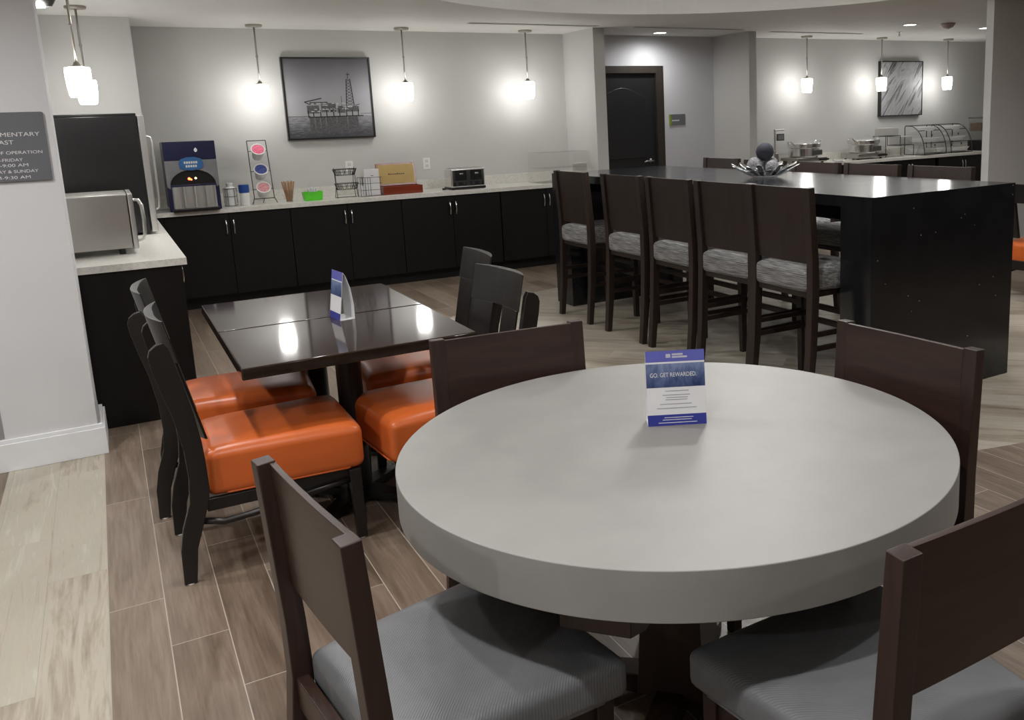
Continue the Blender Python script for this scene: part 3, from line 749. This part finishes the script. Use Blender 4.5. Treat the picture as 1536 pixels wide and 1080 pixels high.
# ------------------------------------------------------------------ right counter things
def chafing(x, y, lab):
    t = thing('chafing_dish', lab, 'chafing dish', (x, y, WT), group='chafing dishes on the right counter')
    MB().box(-.27, .27, -.17, .17, .018, .085).build('burner_base', 'steel', t, bevel=.012)
    for a in (-.22, .22):
        for b in (-.12, .12): MB().lathe([(.018, 0), (.018, .02)], (a, b, 0), 10).build('foot', 'black_plastic', t)
    b = MB().lathe([(.19, .085), (.205, .10), (.208, .20), (.222, .212), (.228, .262), (.222, .268), (.19, .272), (.12, .285), (.03, .29)], seg=36).build('pan', 'chrome', t, smooth=False, bevel=.002)
    MB().box(-.02, .14, -.211, -.19, .112, .18).build('window', 'dark_grey', t, bevel=.006)
    for s in (-1, 1): MB().tube([(s*.215, -.05, .255), (s*.262, -.04, .295), (s*.262, .04, .295), (s*.215, .05, .255)], .009, 8).build('handle', 'chrome', b)
    MB().box(.12, .27, -.20, -.168, .035, .06).build('control_panel', 'black_plastic', t)
    return t
chafing(8.22, 9.19, 'left round chrome chafing dish, behind the glass bowl')
chafing(9.33, 9.19, 'right round chrome chafing dish, beside the wire riser')
t = thing('serving_spoon', 'steel serving spoon with black tip on a white rest', 'spoon', (8.72, 8.97, WT))
MB().tube([(-.16, .02, .028), (0, 0, .022), (.16, -.01, .022)], [.010, .006, .006], 8).build('handle', 'steel_light', t)
MB().sphere((.19, -.012, .022), .026, 14, .45).build('bowl', 'black_plastic', t)
MB().lathe([(.05, 0), (.075, .010), (.075, .014)], (-.06, 0, 0), 20).build('rest', 'white_plastic', t)
t = thing('card_stand', 'slim steel stand with a small framed card at the left of the right counter', 'stand', (7.72, 9.20, WT))
MB().lathe([(.07, 0), (.07, .01), (.015, .02)], seg=20).build('base', 'steel', t)
MB().tube([(0, 0, .01), (0, 0, .47)], .012, 10).build('post', 'steel', t)
MB().tube([(-.01, 0, .46), (.16, 0, .46)], .010, 8).build('arm', 'steel', t)
MB().box(.035, .155, -.01, .01, .32, .41).build('card_frame', 'dark_grey', t, bevel=.002)
MB().box(.05, .14, -.0115, -.009, .335, .395).build('card', 'grey_plastic', t)
t = thing('white_dispenser', 'white cup on a steel ring at the left end of the right counter', 'dispenser', (7.50, 9.05, WT))
MB().lathe([(.05, 0), (.06, .20), (.065, .21)], seg=20).build('cup', 'off_white', t)
MB().tube([(.075*math.cos(2*PI*k/20), .075*math.sin(2*PI*k/20), .20) for k in range(20)], .005, 6, closed=True).build('ring', 'steel', t)
t = thing('soup_warmer', 'round steel warmer behind the dark ball of the glass bowl', 'warmer', (7.87, 9.42, WT))
MB().lathe([(.07, 0), (.08, .02), (.08, .13), (.085, .14), (.07, .15), (.02, .165)], seg=24).build('pot', 'steel', t)
t = thing('wire_riser', 'stepped black wire riser with clear boxes on the right counter', 'riser', (9.95, 9.20, WT))
w_ = MB()
for y in (-.12, .12):
    w_.tube([(-.29, y, .004), (-.29, y, .30), (0, y, .30), (0, y, .16), (.28, y, .16), (.28, y, .004)], .006, 6)
for x, z in ((-.29, .30), (0, .30), (0, .16), (.28, .16)): w_.tube([(x, -.12, z), (x, .12, z)], .005, 6)
w_.build('wire_frame', 'dark_wire', t)
def clear_bin(x, y, z, w, d, h, lab):
    t = thing('clear_bin', lab, 'bin', (x, y, z), group='clear boxes on the wire riser')
    open_box(w/2, d/2, h, .004).build('bin', 'cup_clear', t)
    MB().box(-w/2-.004, w/2+.004, -d/2-.004, d/2+.004, h, h+.012).build('lid', 'off_white', t)
clear_bin(9.80, 9.20, WT+.306, .27, .2, .10, 'clear lidded box on the upper step of the wire riser')
clear_bin(10.09, 9.20, WT+.166, .26, .2, .11, 'clear lidded box on the lower step of the wire riser')
clear_bin(9.865, 9.20, WT+.001, .37, .2, .13, 'wide clear lidded box under the wire riser')
bg = MB().gbox(0, 1, 0, 1, 0, 1, 6, 4, 4, lambda u, v, w: ((u-.5)*.36*(1-.25*w), (v-.5)*.11*(1-.5*w), .15*w*(1-.15*math.sin(7*u)) ))
tag(bg.build('bread_bag', 'cup_clear', loc=(10.36, 8.945, WT), smooth=True), 'crumpled clear bag lying in front of the left pastry rack', 'bag')
def pastry(x, lab):
    t = thing('pastry_rack', lab, 'rack', (x, 9.20, WT), group='curved wire pastry racks')
    cv = [(-.20 + .0*k, 0) for k in range(1)]
    prof = [(-.19 + .30*(1-math.cos(PI/2*k/10)), .42*math.sin(PI/2*k/10)) for k in range(11)]   # (y,z) bulging towards the front
    w_ = MB()
    for s in (-1, 1):
        X = s*.235
        w_.tube([(X, y, z+.004) for y, z in prof] + [(X, .18, .424), (X, .19, .40), (X, .19, .004)], .007, 6)
        w_.tube([(X, -.19, .004), (X, .19, .004)], .006, 6)
    for y, z in ((-.19, .006), (-.165, .17), (-.06, .35), (.18, .424)): w_.tube([(-.235, y, z), (.235, y, z)], .006, 6)
    w_.build('wire_frame', 'dark_wire', t)
    for z, y0, y1 in ((.03, -.15, .15), (.185, -.10, .15), (.345, -.01, .16)):
        ol = lambda q, zz: [(-.20*q, y1*q, zz)] + [(-.20*q*math.cos(PI*k/10), y0*q - .075*q*math.sin(PI*k/10), zz) for k in range(11)] + [(.20*q, y1*q, zz)]
        MB().rings([ol(.86, z), ol(1, z+.055), ol(.97, z+.055), ol(.84, z+.006)]).build('tray', 'white_plastic', t, bevel=.002)
    for z, yf in ((.075, -.165), (.225, -.12)): MB().box(-.20, .20, yf, yf+.003, z, z+.085).build('cover', 'acrylic', t)
    for z, yf in ((.265, -.11), (.12, -.172)): MB().box(-.012, .012, yf-.006, yf-.003, z, z+.03).build('knob', 'dark_wire', t)
pastry(10.62, 'left of two curved wire pastry racks with white trays')
pastry(11.20, 'right of two curved wire pastry racks with white trays')
t = thing('cereal_dispenser', 'clear cereal dispenser on a black base by the right wall edge', 'dispenser', (11.92, 9.20, WT))
MB().box(-.20, .20, -.13, .13, 0, .16).build('base', 'black_plastic', t, bevel=.01)
open_box(.19, .12, .33, .004).build('hopper', 'cup_clear', t, loc=(0, 0, .16))
MB().box(-.20, .20, -.13, .13, .49, .51).build('lid', 'dark_grey', t, bevel=.004)
for x in (-.1, .1):
    MB().box(x-.08, x+.08, -.10, .10, .30, .42).build('cereal', 'food', t)
    MB().lathe([(.03, 0), (.03, .03)], (x, -.13, .19), 14).build('knob', 'chrome', t)

# ------------------------------------------------------------------ island
isl = thing('bar_island', 'long high black stone island with solid end legs, bar stools both sides', 'island', (3.975, 5.13, 0))
X0, X1, Y0, Y1, H = -.579, .579, -1.85, 1.93, 1.147
tag(MB().box(X0, X1, Y0, Y1, H-.06, H).build('stone_top', 'black_quartz', isl), 'polished black stone top')
MB().box(X0, X1, Y0, Y0+.225, 0, H-.06).build('end_leg', 'black_quartz', isl)
MB().box(X0, X1, Y1-.30, Y1, 0, H-.06).build('end_leg', 'black_quartz', isl)
MB().box(-.05, .05, Y0+.225, Y1-.30, H-.22, H-.06).build('support_beam', 'cabinet', isl)

bw = thing('glass_bowl', 'large fluted silver glass bowl on the island', 'bowl', (4.07, 4.96, H))
seg = 72; rs = []
for r_, z in ((.07, 0), (.09, .004), (.13, .02), (.165, .038), (.20, .055), (.198, .059), (.16, .043), (.125, .026), (.06, .012)):
    rs.append([((r_ + (.018*(r_/.26)**2)*math.cos(k*2*PI*12/seg))*math.cos(2*PI*k/seg), (r_ + (.018*(r_/.26)**2)*math.cos(k*2*PI*12/seg))*math.sin(2*PI*k/seg), z + (.012*(r_/.26)**2)*math.cos(k*2*PI*12/seg)) for k in range(seg)])
MB().rings(rs).build('fluted_dish', 'cut_glass', bw, smooth=True)
for k in range(18):
    a = 2*PI*k/18
    q = MB().prism([(-.014, 0), (.014, 0), (.025, .12), (.016, .15), (0, .158), (-.016, .15), (-.025, .12)], -.003, .003, 'xy').build('glass_petal', 'chrome' if k % 3 else 'cut_glass', bw, bevel=.002)
    q.rotation_euler = (math.radians(27 + 5*(k % 2)), 0, a - PI/2); q.location = (.105*math.cos(a), .105*math.sin(a), .018)
for x, y, z, r_, m_, lab in ((.0, .0, .186, .064, 'navy_ball', 'dark navy textured ball on top in the glass bowl'), (-.072, .03, .088, .060, 'grey_ball', 'grey textured ball at the left in the glass bowl'), (.072, .03, .088, .060, 'grey_ball', 'grey textured ball at the right in the glass bowl'), (.0, -.085, .078, .048, 'grey_ball', 'small grey ball at the front in the glass bowl')):
    s_ = MB().sphere((0, 0, 0), r_, 26)
    for v in s_.bm.verts:
        v.co *= 1 + .03*math.sin(23*v.co.x/r_*.5 + 3) * math.sin(19*v.co.z/r_*.5)
    tag(s_.build('decorative_ball', m_, smooth=True, loc=(4.07+x*.92, 4.96+y*.92, H+z*.97)), lab, 'ball', 'textured balls in the glass bowl')

# ------------------------------------------------------------------ seats
def seat_pad(mb, xb, xf, wb, wf, z0, z1, crown=.018, n=10):
    def fn(u, v, w):
        x = xb + (xf-xb)*u; hw = wb + (wf-wb)*u; y = (2*v-1)*hw
        a = 1-(2*u-1)**6; b = 1-(2*v-1)**6
        ins = 1 - .035*(1-abs(2*w-1))*0
        z = z0 + (z1-z0)*w + (crown*a*b if w > .99 else 0)
        return (x, y*ins, z)
    return mb.gbox(0, 1, 0, 1, 0, 1, n, n, 2, fn)

def dining_chair():
    """walnut chair, grey seat; faces +X"""
    t = thing('dining_chair', 'x', 'chair', group='dark wood dining chairs round the grey table')
    W2 = .26; ph = .0225
    for s in (-1, 1):
        y = s*(W2-ph)
        MB().sweep_rect([(-.300, y, 0), (-.262, y, .22), (-.240, y, .42), (-.243, y, .55), (-.266, y, .92)], ph, [.017, .022, .024, .022, .019]).build('leg', 'walnut', t, bevel=.003)
        MB().sweep_rect([(.235, s*.232, 0), (.235, s*.232, .40)], [.017, .022], [.017, .022]).build('leg', 'walnut', t, bevel=.003)
    # back panel flush with the front of the posts
    def bp(u, v, w):
        z = .635 + (.917-.635)*w; xc = -.243 - .023*(z-.55)/.37; y = (2*v-1)*(W2-.043)
        return (xc + .006 + (.014)*u - .004*(1-(2*v-1)**2), y, z)
    MB().gbox(0, 1, 0, 1, 0, 1, 1, 12, 4, bp).build('back_panel', 'walnut_across', t, bevel=.002)
    MB().box(-.256, -.228, -W2+.04, W2-.04, .345, .42).build('rear_rail', 'walnut_across', t, bevel=.003)
    MB().box(.220, .245, -.215, .215, .33, .385).build('front_rail', 'walnut_across', t, bevel=.003)
    for s in (-1, 1): MB().box(-.235, .225, s*.232-.011, s*.232+.011, .33, .385).build('side_rail', 'walnut', t, bevel=.003)
    for s in (-1, 1): MB().box(-.27, .225, s*.232-.009, s*.232+.009, .17, .20).build('stretcher', 'walnut', t, bevel=.003)
    sp = seat_pad(MB(), -.222, .287, .222, .274, .385, .473).build('seat', 'grey_vinyl', t, bevel=.022, seg=4, smooth=True)
    pts = [(-.215, -.215), (.278, -.266), (.278, .266), (-.215, .215)]
    P = []
    for i in range(4):
        a = Vector(pts[i]); b = Vector(pts[(i+1) % 4])
        for k in range(1, 9): q = a.lerp(b, k/9); P.append((q.x, q.y, .392))
    MB().tube(P, .004, 6, closed=True).build('piping', 'grey_vinyl', sp, smooth=True)
    return t
ch = dining_chair()
for i, (x, y, deg, lab) in enumerate(((.509, 1.702, 7.3, 'dark wood chair with grey seat, front left of the round table'),
        (1.225, 1.150, 91., 'dark wood chair with grey seat in the front right corner, back to the viewer'),
        (1.775, 1.81, 183.3, 'dark wood chair behind the right side of the round table'),
        (1.066, 2.40, 264.5, 'dark wood chair behind the left side of the round table, near the orange seats'))):
    if i == 0: ch.location = (x, y, 0); ch.rotation_euler = (0, 0, math.radians(deg)); ch['label'] = lab
    else: dup(ch, (x, y, 0), math.radians(deg), lab)

def orange_chair():
    """black curved-back chair, orange seat; faces +X; posts at x about -.355"""
    t = thing('dining_chair', 'x', 'chair', group='black curved-back chairs with orange seats')
    bk = [(-.376, 0), (-.373, .126), (-.357, .207), (-.326, .297), (-.318, .387), (-.322, .492), (-.342, .62), (-.368, .72), (-.386, .80), (-.392, .845), (-.385, .868), (-.365, .885)]
    fr = [(-.340, .892), (-.326, .87), (-.300, .75), (-.275, .62), (-.262, .52), (-.258, .45), (-.256, .344), (-.263, .295), (-.294, .197), (-.318, .125), (-.334, 0)]
    for s in (-1, 1):
        p = MB().prism([(x, z+.004) for x, z in bk + fr], s*.235-.014, s*.235+.014, 'xz').build('leg', 'black_wood', t, bevel=.003)
        MB().lathe([(.014, 0), (.014, .005)], (-.355, s*.235, 0), 12).build('glide', 'white_plastic', p)
        p = MB().sweep_rect([(.262, s*.222, .005), (.255, s*.222, .292)], [.018, .022], [.018, .022]).build('leg', 'black_wood', t, bevel=.003)
        MB().lathe([(.014, 0), (.014, .006)], (.262, s*.222, 0), 12).build('glide', 'white_plastic', p)
        MB().tube([(-.30, s*.222, .222), (-.22, s*.225, .200), (-.12, s*.225, .205), (.0, s*.222, .222), (.25, s*.222, .25)], .013, 8).build('stretcher', 'black_wood', t, smooth=True)
        MB().box(-.27, .25, s*.205-.011, s*.205+.011, .245, .292).build('side_rail', 'black_wood', t, bevel=.003)
    MB().box(.22, .24, -.205, .205, .245, .292).build('front_rail', 'black_wood', t, bevel=.003)
    MB().box(-.290, -.265, -.222, .222, .255, .33).build('rear_rail', 'black_wood', t, bevel=.003)
    # curved back: crest plus two slats with a slot between
    def curve(y0, y1, z0, z1, ny):
        def fn(u, v, w):
            y = y0 + (y1-y0)*v; z = z0 + (z1-z0)*w; q = min(1, abs(y)/.225)
            lean = -.333 + (.965-z)*.215
            th = .004 + .026*(1-q*q)
            return (lean - .044*(1-q*q) + (u-.5)*th + .012*(1-q), y, z)
        return MB().gbox(0, 1, 0, 1, 0, 1, 1, ny, 6, fn)
    MB_ = curve(-.225, .225, .81, .965, 18); MB_.build('crest_rail', 'black_wood', t, smooth=False, bevel=.0015)
    curve(-.205, -.046, .515, .81, 8).build('back_slat', 'black_wood', t, bevel=.0015)
    curve(.046, .205, .515, .81, 8).build('back_slat', 'black_wood', t, bevel=.0015)
    sp = seat_pad(MB(), -.262, .298, .215, .248, .293, .468, .020, 12).build('seat', 'orange_vinyl', t, bevel=.034, seg=5, smooth=True)
    pts = [(-.25, -.206), (.293, -.240), (.293, .240), (-.25, .206)]; P = []
    for i in range(4):
        a = Vector(pts[i]); b = Vector(pts[(i+1) % 4])
        for k in range(1, 9): q = a.lerp(b, k/9); P.append((q.x, q.y, .301))
    MB().tube(P, .004, 6, closed=True).build('piping', 'orange_vinyl', sp, smooth=True)
    return t
oc = orange_chair()
for i, (x, y, deg, lab) in enumerate(((.45, 3.60, 0, 'orange seat chair at the near left of the glossy dark table'),
        (.427, 4.25, -5, 'orange seat chair at the far left of the glossy dark table'),
        (1.112, 3.56, 185, 'orange seat chair at the near right of the glossy dark table'),
        (1.235, 4.19, 176.5, 'orange seat chair at the far right of the glossy dark table'),
        (6.66, 4.50, 0, 'orange seat chair cut by the right edge of the photo, beyond the island end'))):
    if i == 0: oc.location = (x, y, 0); oc['label'] = lab
    else: dup(oc, (x, y, 0), math.radians(deg), lab)

def bar_stool():
    t = thing('bar_stool', 'x', 'bar stool')
    W2 = .27; ph = .024
    for s in (-1, 1):
        y = s*(W2-ph)
        MB().sweep_rect([(-.235, y, 0), (-.205, y, .30), (-.190, y, .62), (-.193, y, .80), (-.222, y, 1.20)], ph, [.019, .024, .026, .024, .020]).build('leg', 'stool_wood', t, bevel=.003)
        MB().sweep_rect([(.205, s*.235, 0), (.200, s*.235, .62)], [.019, .023], [.019, .023]).build('leg', 'stool_wood', t, bevel=.003)
        for z in (.295, .375): MB().box(-.195, .19, s*.237-.010, s*.237+.010, z, z+.028).build('side_rung', 'stool_wood', t, bevel=.003)
    for z in (.335, .42): MB().box(.19, .212, -.22, .22, z, z+.035).build('footrest', 'stool_wood', t, bevel=.003)
    MB().box(-.20, .20, -.224, .224, .595, .625).build('seat_frame', 'stool_wood', t, bevel=.003)
    def bp(u, v, w):
        z = .785 + (1.197-.785)*w; xc = -.193 - .029*(z-.80)/.40; y = (2*v-1)*(W2-.045)
        return (xc - .004 + .016*u - .012*(1-(2*v-1)**2), y, z)
    MB().gbox(0, 1, 0, 1, 0, 1, 1, 12, 4, bp).build('back_panel', 'stool_wood', t, bevel=.002)
    seat_pad(MB(), -.225, .215, .222, .258, .625, .755, .015).build('seat', 'tweed', t, bevel=.030, seg=5, smooth=True)
    return t
bs = bar_stool()
ord_ = ('farthest', 'second farthest', 'middle', 'second nearest', 'nearest')
for i, y in enumerate((6.31, 5.52, 4.90, 4.31, 3.778)):
    lab = '%s of the five bar stools on the near side of the island' % ord_[i]
    if i == 0: bs.location = (3.422, y, 0); bs['label'] = lab; bs['group'] = 'bar stools on the near side of the island'
    else: dup(bs, (3.422, y, 0), random.uniform(-.03, .03), lab, 'bar stools on the near side of the island')
for i, y in enumerate((6.74, 6.0, 5.36, 4.76, 4.13)):
    dup(bs, (4.79 if i == 0 else 4.70, y, 0), PI, '%s of the bar stools behind the island, only its back top showing' % ord_[i], 'bar stools on the far side of the island')

# ------------------------------------------------------------------ round table
rt = thing('round_table', 'large round table with a thick pale grey top and wooden pedestal', 'table', (1.219, 1.876, 0))
MB().lathe([(.717, .651), (.717, .760)], seg=180).build('table_top', 'laminate_grey', rt, bevel=.0025)
pd = MB().rings([[(sx*a, sy*a, z) for sx, sy in ((1, 1), (-1, 1), (-1, -1), (1, -1))] for a, z in ((.095, .04), (.078, .40), (.072, .61))])
bmesh.ops.rotate(pd.bm, verts=pd.bm.verts[:], cent=(0, 0, 0), matrix=Matrix.Rotation(.70, 3, 'Z'))
pd.build('pedestal', 'pedestal_wood', rt, bevel=.004)
for a in (.70, .70 + PI/2):
    r3 = Matrix.Rotation(a + PI/4*0, 3, 'Z')
    q = MB().prism([(-.59, .65), (-.60, .545), (-.50, .505), (.50, .505), (.60, .545), (.59, .65)], -.08, .08, 'xz'); bmesh.ops.rotate(q.bm, verts=q.bm.verts[:], cent=(0, 0, 0), matrix=r3); q.build('top_brace', 'pedestal_wood', rt, bevel=.003)
    q = MB().prism([(-.34, 0), (-.34, .03), (-.10, .06), (.10, .06), (.34, .03), (.34, 0)], -.04, .04, 'xz'); bmesh.ops.rotate(q.bm, verts=q.bm.verts[:], cent=(0, 0, 0), matrix=r3); q.build('foot', 'pedestal_wood', rt, bevel=.003)

# ------------------------------------------------------------------ two square tables
def small_table(x, y, lab):
    t = thing('square_table', lab, 'table', (x, y, 0), group='glossy dark square tables pushed together')
    MB().box(-.453, .453, -.3595, .3595, .705, .750).build('table_top', 'table_espresso', t, bevel=.006, seg=3)
    MB().lathe([(.052, .03), (.052, .69)], seg=24).build('column', 'black_metal', t, smooth=False)
    MB().box(-.24, .24, -.03, .03, .688, .704).box(-.03, .03, -.24, .24, .688, .704).build('top_bracket', 'black_metal', t)
    for k in range(4):
        a = PI/4 + k*PI/2
        q = MB().sweep_rect([(.03, 0, .045), (.20, 0, .034), (.34, 0, .016)], [.045, .035, .024], [.018, .014, .010]); bmesh.ops.rotate(q.bm, verts=q.bm.verts[:], cent=(0, 0, 0), matrix=Matrix.Rotation(a, 3, 'Z')); q.build('base_arm', 'black_metal', t, bevel=.003)
    for s in (-1, 1):
        pass
    return t
small_table(.80, 3.751, 'near one of two glossy dark square tables pushed together')
small_table(.80, 4.480, 'far one of two glossy dark square tables, next to the black cabinets')

# ------------------------------------------------------------------ table tents
def tent(big, loc, rz, lab):
    w, dp, h = (.081, .03, .205) if big else (.07, .034, .215)
    t = thing('table_tent', lab, 'card', loc, rz)
    th = .0018
    # folded card: front slope, back slope, base; local front faces -Y
    fy = lambda z: -dp + dp*.9*z/h
    MB().prism([(-dp, 0), (-dp+th, 0), (-dp*.1+th, h), (-dp*.1, h)], -w, w, 'yz').build('front_panel', 'paper', t)
    pts = [(dp, 0), (dp*1.02, h*.3), (dp*.75, h*.65), (dp*.25, h*.92), (-dp*.1+th, h)] 
    MB().prism(pts + [(a-th, b) for a, b in pts[::-1]], -w, w, 'yz').build('back_panel', 'paper', t)
    MB().prism([(-dp, 0), (dp, 0), (dp, th), (-dp, th)], -w, w, 'yz').build('base_panel', 'paper', t)
    a = math.atan2(dp*.9, h)
    fp = t.children[0]
    def strip(z0, z1, x0, x1, mat, name, off=.0004):
        k = lambda z: fy(z) - off
        return MB().prism([(k(z0), z0), (k(z0)+off*.8, z0), (k(z1)+off*.8, z1), (k(z1), z1)], x0, x1, 'yz').build(name, mat, fp)
    strip(.175, h, -w, w, 'print_blue_light', 'header_band'); strip(.105, .170, -w, w, 'tent_photo', 'printed_photo'); strip(0, .030, -w, w, 'print_blue', 'footer_band')
    if big:
        for x0, x1, z0, z1 in ((-.025, -.012, .186, .196), (-.008, .022, .192, .197), (-.008, .034, .185, .190)): strip(z0, z1, x0, x1, 'silver_print', 'lettering', .0008)
        text_part('lettering', 'GO. GET REWARDED.', 'paper', fp, (-.070, fy(.134)-.0012, .134), (PI/2 - a, 0, 0), width=.128, size=.0165, extrude=.0003)
        for x0, x1, z in ((-.03, .035, .094), (-.038, .038, .083), (-.028, .032, .076), (-.03, .03, .070), (-.046, .042, .058), (-.055, .055, .047)): strip(z, z+.002, x0, x1, 'print_grey', 'lettering', .0008)
        for x0, x1, z in ((-.035, .045, .021), (-.04, .04, .015), (-.052, .055, .007)): strip(z, z+.002, x0, x1, 'silver_print', 'lettering', .0008)
    return t
tent(True, (1.287, 1.962, .760), math.radians(-27), 'blue and white folded card standing on the round grey table')
tent(False, (.862, 4.06, .750), math.radians(-84), 'blue and white folded card seen edge-on, on the glossy dark table')

# ------------------------------------------------------------------ light, world, camera
wd = bpy.data.worlds.new('world'); sc.world = wd; wd.use_nodes = True
wd.node_tree.nodes['Background'].inputs[0].default_value = (.6, .62, .68, 1); wd.node_tree.nodes['Background'].inputs[1].default_value = .3

cam = bpy.data.cameras.new('camera'); co = bpy.data.objects.new('camera', cam); COL.objects.link(co); sc.camera = co
r = Vector((.85719538, -.51374618, -.03579025)); u = Vector((.12519251, .14046519, .98213867)); wv = Vector((.4995427, .8463654, -.18472329))
M = Matrix(((r.x, u.x, -wv.x, 0), (r.y, u.y, -wv.y, 0), (r.z, u.z, -wv.z, 1.592), (0, 0, 0, 1)))
co.matrix_world = M
cam.sensor_fit = 'HORIZONTAL'; cam.sensor_width = 36.; cam.lens = 36.*1324.0/1536
cam.shift_x = (768-947.0)/1536; cam.shift_y = -(540-427.13)/1536
cam.clip_start = .02; cam.clip_end = 60
sc.view_settings.view_transform = 'Standard'; sc.view_settings.look = 'None'; sc.view_settings.gamma = 1; sc.view_settings.exposure = .95
sc.view_settings.use_curve_mapping = False
sc.cycles.transparent_max_bounces = 40
